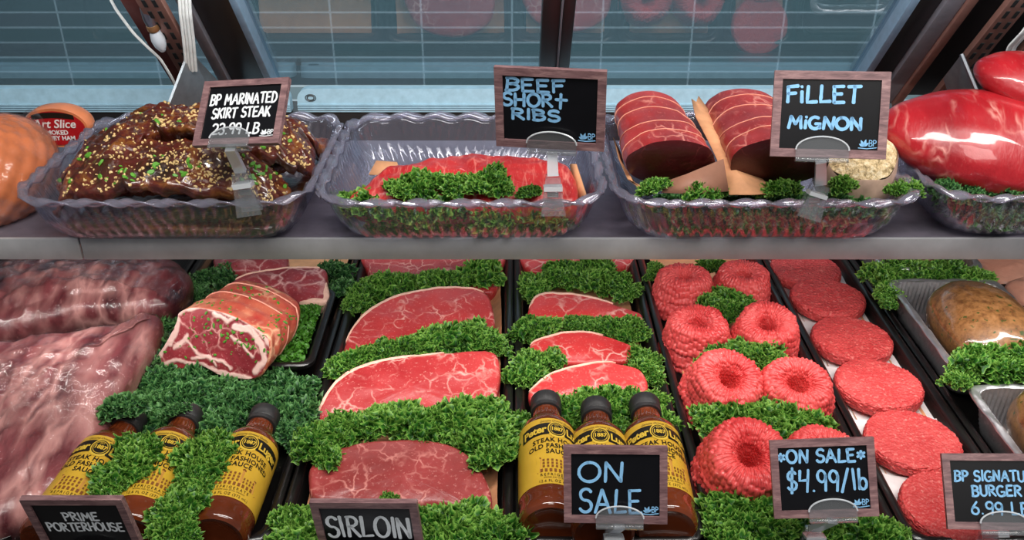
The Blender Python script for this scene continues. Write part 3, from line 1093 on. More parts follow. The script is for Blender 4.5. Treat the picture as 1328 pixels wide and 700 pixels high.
RP = [ring_mesh(s) for s in (1, 2, 3)]
for o in RP:
    COL.objects.unlink(o)
ring_spots = [
    (888, 355, 0.96, 0.0, 'tall ground beef ring under the shelf, beside the strip steaks'),
    (964, 352, 0.94, 0.06, 'ground beef ring under the shelf, beside the burger patties'),
    (908, 414, 1.00, 0.05, 'tall ground beef ring in the second row, on the strip steak side'),
    (998, 416, 0.98, 0.3, 'ground beef ring in the second row, on the patty side'),
    (944, 487, 1.04, 0.38, 'ground beef ring in the third row with a deep hole, strip steak side'),
    (1038, 494, 1.00, 0.36, 'ground beef ring in the third row, on the patty side'),
    (976, 586, 1.10, 0.40, 'front ground beef ring with wide hole beside the sale price sign'),
    (1072, 584, 0.98, 0.2, 'front ground beef ring mostly hidden behind the sale price sign')]
for i, (px, py, s, tl, lab) in enumerate(ring_spots):
    o = RP[i % 3].copy(); COL.objects.link(o)
    h = 0.06 * s
    z0 = 0.006 + 0.028 * s * math.sin(tl)
    top = at(px, py, z0 + h * math.cos(tl))
    o.scale = (s, s, s)
    o.rotation_mode = 'ZYX'
    o.rotation_euler = (tl, 0.05 * math.sin(i * 2), i * 1.3)
    Rm = Matrix.Rotation(tl, 3, 'X')
    o.location = Vector((top.x, top.y, z0)) - Vector(((Rm @ Vector((0, 0, h))).x, (Rm @ Vector((0, 0, h))).y, 0))
    tag(o, lab, 'ground beef', 'ground beef rings')
for i, (x, y) in enumerate(((0.258, 1.455), (0.362, 1.455))):
    o = RP[i].copy(); COL.objects.link(o); o.location = (x, y, 0.006); o.rotation_euler = (0, 0, i * 2.2)
    tag(o, 'ground beef ring far under the shelf, reflected in the glass', 'ground beef', 'ground beef rings in the reflection')

# ------------------------------------------------------------------ burger patties and their papers
def patty_mesh(seed):
    b = MB(); n = 220
    prof = [(0.5, 0.0), (0.92, 0.0), (0.985, 0.003), (1.0, 0.009), (0.985, 0.0145), (0.95, 0.0172), (0.85, 0.018), (0.6, 0.0182), (0.3, 0.018), (0.05, 0.018)]
    ext = []
    for k in range(len(prof) - 1):
        for t in np.linspace(0, 1, 9, endpoint=False):
            ext.append((prof[k][0] * (1 - t) + prof[k + 1][0] * t, prof[k][1] * (1 - t) + prof[k + 1][1] * t))
    ext.append(prof[-1])
    rings = []
    for r, z in ext:
        ring = []
        for i in range(n):
            a = 2 * PI * i / n
            R = 0.056 * r * (1 + 0.012 * math.sin(3 * a + seed) + 0.02 * fbm((math.cos(a), math.sin(a), seed + z * 60), 12, 3) * (r > 0.9))
            x, y = R * math.cos(a), R * math.sin(a)
            d = 0.0021 * (abs(fbm((x, y, z + seed), 190, 2)) - 0.25) + 0.0010 * fbm((x, y, z + seed), 60, 2)
            ring.append((x, y, z + (d if z > 0.002 else 0)))
        rings.append(ring)
    b.rings(rings, True, True, True)
    return b.build('burger_patty', M['patty'], angle=0)


PP = [patty_mesh(s) for s in (1, 4)]
for o in PP:
    COL.objects.unlink(o)
pat = [(1045, 346, 'pink burger patty cut off by the shelf edge, hindmost of its tray'), (1074, 382, 'burger patty second from the shelf edge'), (1105, 435, 'burger patty third from the shelf edge'),
       (1140, 494, 'burger patty fourth from the shelf edge, beside the kale of the ring tray'), (1184, 566, 'burger patty fifth from the shelf edge, just behind the burger sign'), (1237, 652, 'front burger patty half hidden by the signature burger sign')]
for i, (px, py, lab) in enumerate(pat):
    c = at(px, py, 0.034)
    for kind in (0, 1):
        if kind == 0:
            b = MB(); rows = []
            for j in range(13):
                rows.append([((u - 6) / 6 * 0.062, (j - 6) / 6 * 0.062, 0.0008 * fbm((u, j, i), 0.4) + 0.006 * max(0, abs(u - 6) / 6 - 0.75) ** 2 * 8) for u in range(13)])
            b.rings(rows, False)
            o = b.build('patty_paper', M['white_paper'], angle=0)
            o.location = (c.x + 0.002, c.y, 0.0105)
            o.rotation_euler = (0.03, 0, 0.10 * math.sin(i * 2.1) - 0.08)
            tag(o, 'white wax paper square under the ' + lab.split(',')[0], 'paper', 'patty papers')
        else:
            o = PP[i % 2].copy(); COL.objects.link(o)
            o.location = (c.x, c.y, 0.0150)
            o.rotation_mode = 'ZYX'
            o.rotation_euler = (0.02, 0, i * 0.9)
            tag(o, lab, 'burger patty', 'burger patties')
for i, Y in enumerate((1.405, 1.505)):
    o = PP[i].copy(); COL.objects.link(o); o.location = (0.483, Y, 0.013); o.rotation_euler = (0.1, 0, i)
    tag(o, 'burger patty far under the shelf, seen as a reflection in the dark glass', 'burger patty', 'burger patties in the reflection')

# ------------------------------------------------------------------ sauce bottles
def text_geo(s, size, spacing=1.0, shear=0.0, bold=0.0):
    cu = bpy.data.curves.new('t', 'FONT')
    cu.body = s; cu.size = size; cu.align_x = 'CENTER'; cu.space_character = spacing; cu.shear = shear; cu.offset = bold
    cu.resolution_u = 3
    ob = bpy.data.objects.new('t', cu)
    COL.objects.link(ob)
    dg = bpy.context.evaluated_depsgraph_get()
    me = bpy.data.meshes.new_from_object(ob.evaluated_get(dg))
    vs = [(v.co.x, v.co.y) for v in me.vertices]
    fs = [list(p.vertices) for p in me.polygons]
    bpy.data.objects.remove(ob); bpy.data.curves.remove(cu); bpy.data.meshes.remove(me)
    return vs, fs


BR = 0.0325


def make_bottle():
    root = empty('steak_sauce_bottle')
    b = MB()
    prof = [(0.004, 0.003), (0.022, 0.002), (0.028, 0.0), (0.0312, 0.003), (BR, 0.009), (BR - 0.0006, 0.024), (BR, 0.027), (BR, 0.110), (BR - 0.0003, 0.129), (0.0308, 0.136), (0.0270, 0.143),
            (0.0215, 0.150), (0.0178, 0.156), (0.0162, 0.161), (0.0155, 0.166), (0.0152, 0.171), (0.0150, 0.176), (0.013, 0.178), (0.013, 0.184)]
    P = []
    for k in range(len(prof) - 1):
        for t in (0, 0.34, 0.67):
            P.append((prof[k][0] * (1 - t) + prof[k + 1][0] * t, prof[k][1] * (1 - t) + prof[k + 1][1] * t))
    P.append(prof[-1])
    b.lathe(P, 120, None, True, True, fn=lambda r, z, a: r + (0.0006 * math.cos(20 * a) * math.exp(-((z - 0.163) / 0.006) ** 2)))
    b.build('glass_body', M['sauce'], root, angle=60)
    b = MB()
    b.lathe([(0.0165, 0.172), (0.0178, 0.1725), (0.0178, 0.178), (0.0172, 0.1785), (0.0178, 0.1795), (0.0178, 0.195), (0.0168, 0.1972), (0.004, 0.1975)], 120, None, True, True,
            fn=lambda r, z, a: r + (0.0003 * math.cos(60 * a) if 0.179 < z < 0.196 else 0))
    b.build('cap', M['cap'], root, angle=40)
    # label: a wrapped sheet, front at angle -pi/2 (local -y), reading upright with +z up
    half = 1.95
    def wrap(x, z, e):
        a = -PI / 2 + x / BR
        z = 0.028 + (z - 0.031) * 1.18
        return ((BR + e) * math.cos(a), (BR + e) * math.sin(a), z)
    lb = MB(); rows = []
    for j in range(14):
        z = 0.031 + (0.116 - 0.031) * j / 13
        rows.append([wrap((-half + 2 * half * i / 60) * BR, z, 0.0004 - (0.0006 if z > 0.113 else 0)) for i in range(61)])
    lb.rings(rows, False)
    label = lb.build('label', M['label'], root)
    bd = MB(); rows = []
    for j in range(8):
        z = 0.0935 + 0.0155 * j / 7
        rows.append([wrap((-1.25 + 2.5 * i / 50) * BR, z - 0.004 * (i / 25 - 1) ** 2, 0.0007) for i in range(51)])
    bd.rings(rows, False)
    bd.build('band', M['ink'], label)
    em = MB()
    for r0, r1 in ((0.0088, 0.0100), (0.0070, 0.0076)):
        rr = []
        for r in (r0, r1):
            rr.append([wrap(r * math.cos(a), 0.1005 + r * math.sin(a), 0.00105) for a in np.linspace(0, 2 * PI, 49)])
        em.rings(rr, False)
    for a in np.linspace(-2.4, -0.74, 11):
        for r0 in (0.0104,):
            c = (r0 * math.cos(a), r0 * math.sin(a))
            em.add([wrap(c[0] + 0.0011 * math.cos(t), 0.1005 + c[1] + 0.0011 * math.sin(t), 0.0011) for t in np.linspace(0, 2 * PI, 7)[:-1]], [tuple(range(6))])
    disk = MB(); disk.add([wrap(0.0096 * math.cos(a), 0.1005 + 0.0096 * math.sin(a), 0.0009) for a in np.linspace(0, 2 * PI, 37)[:-1]], [tuple(range(36))])
    disk.build('emblem_disc', M['ink'], label)
    def put(mb, s, size, x0, z0, curve=0.0, e=0.0010, **kw):
        vs, fs = text_geo(s, size, **kw)
        mb.add([wrap(x0 + x, z0 + y - curve * (x0 + x) ** 2, e) for x, y in vs], fs)
    put(em, '1887', 0.0066, 0, 0.0985, e=0.0012, bold=0.0002)
    put(em, 'EST', 0.0032, 0, 0.1045, e=0.0012)
    put(em, 'Peter', 0.0125, -0.0245, 0.0965, 3.0, e=0.0012, bold=0.0004, spacing=0.95)
    put(em, 'Luger', 0.0125, 0.0245, 0.0965, 3.0, e=0.0012, bold=0.0004, spacing=0.95)
    em.build('emblem', M['ink_yellow'], label)
    tx = MB(); put(tx, 'STEAK HOUSE', 0.0078, 0, 0.0835, 4.0, bold=0.00018, spacing=1.1); tx.build('lettering', M['ink'], label)
    tx = MB(); put(tx, 'OLD FASHIONED', 0.0078, 0, 0.0758, 4.0, bold=0.00018, spacing=1.05); tx.build('lettering', M['ink'], label)
    tx = MB(); put(tx, 'SAUCE', 0.0078, 0, 0.0685, 2.0, bold=0.00018, spacing=1.1); tx.build('lettering', M['ink'], label)
    tx = MB(); put(tx, 'REFRIGERATE', 0.0045, 0, 0.0402, 0, spacing=1.5); tx.build('lettering', M['ink'], label)
    tx = MB(); put(tx, 'BEFORE AND AFTER OPENING', 0.0021, 0, 0.0376, 0, spacing=1.1); tx.build('lettering', M['ink'], label)
    tx = MB(); put(tx, '12.6 FL OZ (372 mL)', 0.0042, 0, 0.0328, 0, spacing=1.15); tx.build('lettering', M['ink'], label)
    tx = MB(); put(tx, 'Genuine Original Quality', 0.0036, 0, 0.1105, 4.0, shear=0.3); tx.build('lettering', M['ink'], label)
    # corner building drawn on the label
    bl = MB()
    def quad(mb, p, e):
        mb.add([wrap(x, z, e) for x, z in p], [tuple(range(len(p)))])
    quad(bl, [(-0.020, 0.0455), (0.006, 0.0455), (0.006, 0.0655), (-0.018, 0.0625)], 0.0008)
    quad(bl, [(0.006, 0.0455), (0.024, 0.0455), (0.022, 0.0585), (0.006, 0.0655)], 0.0008)
    bl.build('building_print', M['ink_tan'], label)
    bk = MB()
    quad(bk, [(-0.019, 0.0618), (0.006, 0.0650), (0.006, 0.0672), (-0.020, 0.0636)], 0.0010)
    quad(bk, [(0.006, 0.0650), (0.0228, 0.0580), (0.0232, 0.0596), (0.006, 0.0672)], 0.0010)
    for i in range(5):
        for j in range(3):
            x = -0.0165 + i * 0.0045; z = 0.0508 + j * 0.0038
            quad(bk, [(x, z), (x + 0.0022, z), (x + 0.0022, z + 0.0026), (x, z + 0.0026)], 0.0010)
    for i in range(4):
        for j in range(2):
            x = 0.0085 + i * 0.0036; z = 0.0508 + j * 0.0036
            quad(bk, [(x, z), (x + 0.0018, z), (x + 0.0018, z + 0.0024), (x, z + 0.0024)], 0.0010)
    quad(bk, [(-0.022, 0.0440), (0.027, 0.0440), (0.027, 0.0450), (-0.022, 0.0450)], 0.0010)
    for i in range(9):
        x = -0.019 + i * 0.0047
        quad(bk, [(x, 0.0452), (x + 0.0026, 0.0452), (x + 0.0026, 0.0490), (x, 0.0490)], 0.0010)
    bk.build('building_lines', M['ink_brown'], label)
    return root


bottle0 = make_bottle()


def place_bottle(first, cap_px, base_px, zc, zb, roll, label, group, s=1.0):
    o = bottle0 if first else copy_tree(bottle0)
    c = at(cap_px[0], cap_px[1], zc); bs = at(base_px[0], base_px[1], zb)
    d = (c - bs).normalized()
    z = d; y = Vector((0, 0, -1)); y = (y - z * y.dot(z)).normalized(); x = y.cross(z)
    Mx = Matrix((x, y, z)).transposed().to_4x4() @ Matrix.Rotation(roll, 4, 'Z')
    Mx.translation = c - d * 0.190 * s
    o.matrix_world = Mx @ Matrix.Scale(s, 4)
    tag(o, label, 'bottle', group)


G1 = 'sauce bottles in the kale under the roast'
G2 = 'sauce bottles in the strip steak tray'
place_bottle(True, (708, 524), (714, 672), 0.052, 0.040, 0.28, 'brown sauce bottle in the strip steak tray, the one clear of the sale sign', G2, 1.04)
place_bottle(False, (773, 532), (782, 690), 0.052, 0.040, 0.0, 'middle brown sauce bottle of the strip steak tray, hidden behind the sale sign', G2, 1.04)
place_bottle(False, (836, 527), (862, 672), 0.052, 0.040, 0.12, 'brown sauce bottle beside the ground beef tray, partly behind the sale sign', G2, 1.04)
place_bottle(False, (170, 545), (92, 660), 0.050, 0.040, 0.30, 'sauce bottle with yellow label next to the briskets, partly under kale', G1)
place_bottle(False, (243, 540), (178, 680), 0.050, 0.040, 0.35, 'middle sauce bottle of the kale bed with leaves lying over one side', G1)
place_bottle(False, (343, 541), (283, 690), 0.050, 0.040, 0.28, 'sauce bottle with yellow label in the kale bed, next to the sirloin tray', G1)
#PART3
# ------------------------------------------------------------------ scattering of small garnish
def world_bvh(objs):
    vs, fs = [], []
    bpy.context.view_layer.update()
    for o in objs:
        k = len(vs)
        vs += [o.matrix_world @ v.co for v in o.data.vertices]
        fs += [[i + k for i in p.vertices] for p in o.data.polygons]
    return BVHTree.FromPolygons(vs, fs)


def scatter(name, objs, n, px_region, mat, size, label, seed=0, flat=0.35, cat='garnish', cluster=0.0):
    """small chopped pieces lying on the objects: sight lines pick where they land"""
    bv = world_bvh(objs)
    rg = random.Random(seed)
    b = MB()
    cl = [(rg.uniform(px_region[0], px_region[2]), rg.uniform(px_region[1], px_region[3])) for _ in range(14)]
    k = tries = 0
    while k < n and tries < n * 12:
        tries += 1
        if rg.random() < cluster:
            c = rg.choice(cl); px, py = rg.gauss(c[0], 12), rg.gauss(c[1], 7)
        else:
            px, py = rg.uniform(px_region[0], px_region[2]), rg.uniform(px_region[1], px_region[3])
        h, nn, _, _ = bv.ray_cast(_C, ray(px, py).normalized())
        if h is None or nn.z < 0.05:
            continue
        k += 1
        F = frame(h, nn, (rg.uniform(-1, 1), rg.uniform(-1, 1), rg.uniform(-1, 1)))
        L = size * rg.uniform(0.6, 1.4); w = L * rg.uniform(0.4, 0.7); t = L * flat
        ring0 = [F @ Vector((L * math.cos(a), w * math.sin(a), -t * 0.3)) for a in np.linspace(0, 2 * PI, 8)[:-1]]
        ring1 = [F @ Vector((L * 0.75 * math.cos(a), w * 0.75 * math.sin(a), t)) for a in np.linspace(0, 2 * PI, 8)[:-1]]
        b.rings([ring0, ring1], True, False, True)
    o = b.build(name, mat)
    tag(o, label, cat, None, 'stuff')
    return o


# ------------------------------------------------------------------ ribeye roast on its little tray
inner = tray(-0.405, -0.262, 1.015, 1.215, 'small black dish under the ribeye roast, lined with chopped parsley', 0.028, 0.02, 0.022, 'small_dish')
inner.rotation_euler = (0.03, 0, 0)
b = MB(); rows = []
for j in range(26):
    rows.append([(-0.388 + 0.108 * i / 20, 1.03 + 0.165 * j / 25, 0.040 + 0.004 * fbm((i, j, 0), 0.35)) for i in range(21)])
b.rings(rows, False)
rg = np.random.default_rng(4)
for _ in range(1500):
    c = Vector((-0.388 + 0.108 * rg.random(), 1.03 + 0.165 * rg.random(), 0.0435 + 0.0035 * rg.random()))
    F = frame(c, (rg.normal(), rg.normal(), 1.2), (rg.normal(), rg.normal(), 0.1))
    R = 0.0035 * rg.uniform(0.7, 1.5); ph = rg.uniform(0, 6)
    b.add([F @ Vector((0, 0, 0))] + [F @ Vector((R * math.cos(a), R * math.sin(a), 0.5 * R * math.sin(3 * a + ph))) for a in np.linspace(0, 2 * PI, 10)[:-1]], [(0, i + 1, (i + 1) % 9 + 1) for i in range(9)])
o = b.build('chopped_parsley', M['herb'], angle=0)
tag(o, 'bed of bright green chopped parsley in the small black dish', 'parsley', None, 'stuff')

ro = atY(275, 452, 1.015)
rn = Vector((-0.30, -0.80, 0.42)).normalized()
RF = frame(ro, rn)
RFi = RF.inverted()
face = C4([(345, 300), (330, 355), (270, 470), (196, 578), (200, 608), (280, 612), (370, 608), (480, 600), (560, 640), (650, 662), (740, 668), (800, 640), (838, 570), (850, 505), (845, 440), (800, 395), (700, 335), (620, 300), (540, 278), (450, 264), (385, 275)])
loc = [RFi @ on_plane(p[0], p[1], ro, rn) for p in face]
FR = smooth_closed([(p.x, p.y) for p in loc], 140)
fc = FR.mean(0)
dirw = Vector((0.30, 0.94, -0.02)).normalized()
dl = RFi.to_3x3() @ dirw
dl = dl / -dl.z
roast = empty('ribeye_roast', M=RF)
tag(roast, 'big ribeye roast with a marbled cut face and chopped green herbs on top', 'roast')
LR = 0.105
rings = []
nrmF = outward(FR)
for a in np.linspace(0, PI / 2, 5):
    rings.append([(p[0] + q[0] * 0.004 * (math.sin(a) - 1), p[1] + q[1] * 0.004 * (math.sin(a) - 1), -0.004 * (1 - math.cos(a))) for p, q in zip(FR, nrmF)])
for t in np.linspace(0.05, 1, 26):
    sc = (1 - 0.16 * t) * (1 - max(0, (t - 0.72) / 0.28) ** 2.2 * 0.55)
    dep = t * LR + max(0, (t - 0.72) / 0.28) * 0.006
    ring = []
    for i, p in enumerate(FR):
        k = 1 + 0.02 * math.cos(t * 30) * (t > 0.1) + 0.03 * fbm((p[0], p[1], t * 0.1), 40, 2)
        # spine corner rounds off away from the face
        pp = fc + (p - fc) * sc * k
        flat = np.array([fc[0] + (pp[0] - fc[0]) * (1 - 0.25 * t if pp[0] < fc[0] else 1.0), pp[1]])
        ring.append((flat[0] + dl.x * dep, flat[1] + dl.y * dep, -0.004 - dep))
    rings.append(ring)
b = MB(); b.rings(rings, True, False, True)
rbody = b.build('browned_body', M['ribeye_side'], roast)
def c4uv(pts):
    return [np.array((q.x, q.y)) for q in (RFi @ on_plane(p[0], p[1], ro, rn) for p in C4(pts))]


SEAMS = [([(342, 340), (335, 400), (300, 470)], 24), ([(300, 440), (240, 530)], 26), ([(400, 425), (365, 470), (330, 490)], 12), ([(340, 308), (385, 280), (450, 266), (560, 282), (700, 338)], 10),
         ([(665, 376), (735, 388), (785, 440), (806, 490)], 24), ([(812, 500), (826, 560), (770, 620)], 20), ([(720, 340), (800, 400), (846, 470)], 12), ([(200, 590), (340, 562), (470, 582), (580, 625), (740, 655)], 8),
         ([(385, 440), (470, 530), (600, 565), (640, 600)], 6), ([(540, 300), (620, 345), (640, 330)], 9), ([(430, 545), (520, 540), (560, 590)], 7), ([(640, 430), (700, 470), (760, 540)], 5), ([(560, 640), (650, 640), (740, 660)], 12)]
SEG = []
PXM = np.linalg.norm(c4uv([(0, 0)])[0] - c4uv([(100, 0)])[0]) / 100
for pl, w in SEAMS:
    q = c4uv(pl)
    for k in range(len(q) - 1):
        SEG.append((q[k], q[k + 1], w * PXM))
FR2 = smooth_closed([(p.x, p.y) for p in loc], 260)
nrm2 = outward(FR2)
rings, att = [], []
for sc in np.linspace(1.0, 0.015, 60):
    ring = []
    for p, q in zip(FR2, nrm2):
        pp = fc + (p - q * 0.0015 - fc) * sc
        v = 0.0
        wob = pp + 0.0022 * np.array([fbm((pp[0], pp[1], 2), 90, 3), fbm((pp[0], pp[1], 8), 90, 3)])
        for a_, b_, w in SEG:
            ab = b_ - a_
            t = max(0.0, min(1.0, float((wob - a_) @ ab) / float(ab @ ab)))
            v = max(v, 1 - (np.linalg.norm(wob - a_ - ab * t) - w * 0.5) / 0.0011 * 0.5)
        v = max(0.0, min(1.0, v))
        ring.append((pp[0], pp[1], 0.0003 + 0.0022 * (1 - sc ** 3) + 0.0010 * fbm((pp[0], pp[1], 5), 60, 2) * (1 - sc ** 6) + 0.0007 * v))
        att.append(v)
    rings.append(ring)
b = MB(); b.rings(rings, True, False, True, att)
mt = M['ribeye_face']; nt = mt.node_tree
pb = [n for n in nt.nodes if n.type == 'BSDF_PRINCIPLED'][0]
src = pb.inputs['Base Color'].links[0].from_socket
an = nt.nodes.new('ShaderNodeAttribute'); an.attribute_name = 'fat'
mx = nt.nodes.new('ShaderNodeMix'); mx.data_type = 'RGBA'
nt.links.new(an.outputs['Fac'], mx.inputs[0]); nt.links.new(src, mx.inputs[6]); mx.inputs[7].default_value = lin(222, 184, 174)
nt.links.new(mx.outputs[2], pb.inputs['Base Color'])
rface = b.build('cut_face', mt, roast, angle=0, attr='fat')
# twine loops around the body
for t in (0.42, 0.70):
    sc = (1 - 0.16 * t)
    dep = t * LR
    pts = []
    for i in range(0, 141, 4):
        p = FR[i % 140]
        pp = fc + (p - fc) * sc * 1.02
        x = fc[0] + (pp[0] - fc[0]) * (1 - 0.25 * t if pp[0] < fc[0] else 1.0)
        pts.append((x + dl.x * dep, pp[1] + dl.y * dep, -0.004 - dep))
    b = MB(); b.tube(pts, 0.0011, 6); b.build('twine', M['twine'], roast)
bpy.context.view_layer.update()
scatter('chopped_herbs', [rbody, rface], 130, (230, 365, 385, 470), M['herb'], 0.0024, 'chopped green herbs sprinkled over the ribeye roast', 3, 0.4, 'herbs', 0.7)

# ------------------------------------------------------------------ film-wrapped briskets
def lump(name, pts, pc, z, tilt, th, mat, film, label, cat, group=None, seed=0, er=0.024, dome=0.02, amp=0.005, skirt=0.012, N=150, zf=0.0016):
    o = at(pc[0], pc[1], z)
    n = Vector((0, -math.sin(tilt), math.cos(tilt)))
    F = frame(o, n); Fi = F.inverted()
    loc = [Fi @ on_plane(p[0], p[1], o, n) for p in pts]
    R = smooth_closed([(p.x, p.y) for p in loc], N)
    root = empty(name, M=F @ Matrix.Translation((0, 0, -th)))
    tag(root, label, cat, group)
    b = MB(); b.rings(slab_rings(R, th, er, dome, amp, seed, nint=26), True, True, True)
    b.build('meat', M[mat], root)
    rr = []
    c = R.mean(0)
    for ring in slab_rings(R, th, er, dome, amp, seed, nint=26)[4:]:
        rr.append([(c[0] + (p[0] - c[0]) * 1.006, c[1] + (p[1] - c[1]) * 1.006, p[2] + zf + 0.0010 * abs(fbm((p[0] + 0.6 * p[1], p[1] * 0.3, seed), 110, 2))) for p in ring])
    nr = outward(R)
    base = [(p[0] + q[0] * skirt * (0.6 + 0.8 * abs(fbm((p[0], p[1], 9), 25, 2))), p[1] + q[1] * skirt * (0.6 + 0.8 * abs(fbm((p[0], p[1], 9), 25, 2))), th * 0.22 + 0.004 * fbm((p[0], p[1], 4), 60, 2)) for p, q in zip(R, nr)]
    b = MB(); b.rings([base] + rr, True, False, True)
    b.build('plastic_film', M[film], root, angle=0)
    return root


lump('brisket', [(-70, 350), (0, 330), (120, 322), (215, 326), (244, 345), (240, 364), (214, 388), (180, 392), (110, 394), (60, 402), (20, 414), (-70, 420)], (90, 370), 0.085, 0.10, 0.062, 'brisket', 'film', 'film-wrapped brisket with a pale rounded end, the one under the shelf edge', 'brisket', 'film-wrapped briskets', 1, 0.026, 0.012, 0.006)
lump('brisket', [(-80, 450), (20, 432), (60, 424), (140, 415), (196, 400), (206, 408), (182, 450), (152, 508), (122, 560), (96, 602), (70, 632), (30, 655), (-80, 660)], (60, 520), 0.080, 0.10, 0.058, 'brisket', 'film', 'large film-wrapped brisket with crinkled shiny plastic along its kale side', 'brisket', 'film-wrapped briskets', 2, 0.024, 0.014, 0.006)

# ------------------------------------------------------------------ foil pans and sausage loaves
def foil_pan(x0, x1, y0, y1, zt, depth, label, seed=0):
    cx, cy, hx, hy = (x0 + x1) / 2, (y0 + y1) / 2, (x1 - x0) / 2, (y1 - y0) / 2
    o = empty('foil_pan', (cx, cy, 0))
    tag(o, label, 'foil pan', 'foil loaf pans')
    n = 420
    b = MB(); rings = []
    for k in range(13):
        t = k / 12
        off = -0.009 * (1 - t) - 0.004
        R, nr, s, L = rrect(hx + off, hy + off, 0.018, n)
        rings.append([(p[0] + q[0] * 0.0017 * math.cos(s[i] / 0.0062 * 2 * PI) * min(1, t * 4) * min(1, (1 - t) * 8), p[1] + q[1] * 0.0017 * math.cos(s[i] / 0.0062 * 2 * PI) * min(1, t * 4) * min(1, (1 - t) * 8), zt - depth + depth * t) for i, (p, q) in enumerate(zip(R, nr))])
    b.rings(rings, True, True, False)
    b.build('pan_wall', M['foil'], o, angle=0)
    b = MB(); rings = []
    for off, dz in ((-0.004, 0), (-0.001, 0.0012), (0.003, 0.0012), (0.006, -0.0006), (0.0055, -0.003), (0.003, -0.0025)):
        R, nr, s, L = rrect(hx + off, hy + off, 0.022, n)
        rings.append([(p[0], p[1], zt + dz + 0.0008 * math.sin(s[i] / 0.009) + 0.0008 * fbm((p[0], p[1], seed), 90, 2)) for i, (p, q) in enumerate(zip(R, nr))])
    b.rings(rings, True)
    b.build('rolled_rim', M['foil'], o, angle=0)
    return o


def loaf(x, y, z, a, b_, c, label, seed, film=True):
    root = empty('sausage_loaf', (x, y, z))
    tag(root, label, 'sausage loaf', 'sausage loaves')
    for kind in (0, 1):
        m = MB(); rings = []
        for j in range(1, 40):
            th = -PI / 2 + PI * j / 40
            ring = []
            for i in range(72):
                ph = 2 * PI * i / 72
                e = 0.85
                cx = math.copysign(abs(math.cos(ph)) ** e, math.cos(ph)); sy = math.copysign(abs(math.sin(ph)) ** e, math.sin(ph))
                ct = math.cos(th) ** 0.8
                d = 1 + 0.03 * fbm((math.cos(ph) * ct, math.sin(ph) * ct, math.sin(th) + seed), 1.8, 3) + (0.012 if kind else 0)
                ring.append((a * cx * ct * d, b_ * sy * ct * d, c * math.sin(th) * d))
            rings.append(ring)
        m.rings(rings, True, True, True)
        m.build('plastic_film' if kind else 'loaf', M['smooth_film'] if kind else M['loaf'], root, angle=0)
    return root


foil_pan(0.566, 0.722, 0.985, 1.215, 0.064, 0.052, 'foil loaf pan further under the shelf, with the whole loaf in view', 1)
foil_pan(0.566, 0.722, 0.724, 0.942, 0.064, 0.052, 'foil loaf pan near the signature burger sign, cut off by the picture edge', 2)
foil_pan(0.572, 0.722, 1.255, 1.475, 0.064, 0.052, 'foil loaf pan mostly hidden under the shelf behind kale', 3)
loaf(0.646, 1.085, 0.062, 0.064, 0.092, 0.048, 'brown herb-flecked sausage loaf in shiny film, the whole one in view', 1)
loaf(0.646, 0.838, 0.060, 0.064, 0.090, 0.046, 'brown sausage loaf in film, cut off by the picture edge near the burger sign', 2)
loaf(0.648, 1.365, 0.054, 0.060, 0.088, 0.034, 'sausage loaf mostly hidden under the shelf behind kale', 5)
for i, (pc, pts, lab) in enumerate((((1305, 352), [(1262, 325), (1330, 322), (1352, 345), (1345, 368), (1300, 362), (1276, 345)], 'peach raw poultry fillet at the far end under the shelf edge'),
                                    ((1345, 372), [(1306, 364), (1345, 355), (1395, 370), (1390, 405), (1350, 402), (1318, 384)], 'second peach poultry fillet at the far end, cut off by the picture edge'))):
    s = slab('poultry_fillet', pts, pc, 0.040, 0.1, 0.022, 'chicken', 0.010, 0.006, 0.002, 40 + i)
    tag(s, lab, 'poultry', 'poultry fillets')

# ------------------------------------------------------------------ clear crocks on the shelf
def crock(x0, x1, y0, y1, label, h=0.067, yaw=0.0, group='clear ripple crocks'):
    cx, cy, hx, hy = (x0 + x1) / 2, (y0 + y1) / 2, (x1 - x0) / 2, (y1 - y0) / 2
    n = 520
    prof = [(-0.062, 0.001), (-0.052, 0.001), (-0.046, 0.0016), (-0.040, 0.004), (-0.034, 0.009), (-0.028, 0.016), (-0.0225, 0.025), (-0.0185, 0.035), (-0.0155, 0.045), (-0.0130, 0.055), (-0.0120, 0.060),
            (-0.0110, 0.0632), (-0.0088, 0.0652), (-0.0055, 0.0656), (-0.0025, 0.0645), (-0.0020, 0.0630), (-0.0026, 0.0618)]
    rings = []
    for off, z in prof:
        R, nr, s, L = rrect(hx + off, hy + off, 0.052 + off * 0.4, n)
        per = L / round(L / 0.0125); wav = L / round(L / 0.046)
        rib = 0.0022 if 0.006 < z < 0.050 else 0.0
        up = 0.0034 if z > 0.059 else (0.0017 if z > 0.05 else 0)
        rings.append([(p[0] + q[0] * (rib * math.cos(2 * PI * s[i] / per) + (0.0012 * math.cos(2 * PI * s[i] / wav) if z > 0.06 else 0)),
                       p[1] + q[1] * (rib * math.cos(2 * PI * s[i] / per) + (0.0012 * math.cos(2 * PI * s[i] / wav) if z > 0.06 else 0)),
                       z * h / 0.066 + up * math.cos(2 * PI * s[i] / wav)) for i, (p, q) in enumerate(zip(R, nr))])
    b = MB(); b.rings(rings[:11], True, True, False)
    o = b.build('clear_crock', M['crock'], angle=0)
    md = o.modifiers.new('wall', 'SOLIDIFY'); md.thickness = 0.0022; md.offset = -1
    o.location = (cx, cy, SH + 0.0005); o.rotation_euler = (0, 0, yaw)
    tag(o, label, 'crock', group)
    b = MB(); b.rings(rings[10:], True, False, False)
    r_ = b.build('wavy_rim', M['crock_rim'], o, angle=0)
    md = r_.modifiers.new('wall', 'SOLIDIFY'); md.thickness = 0.0022; md.offset = -1
    return o


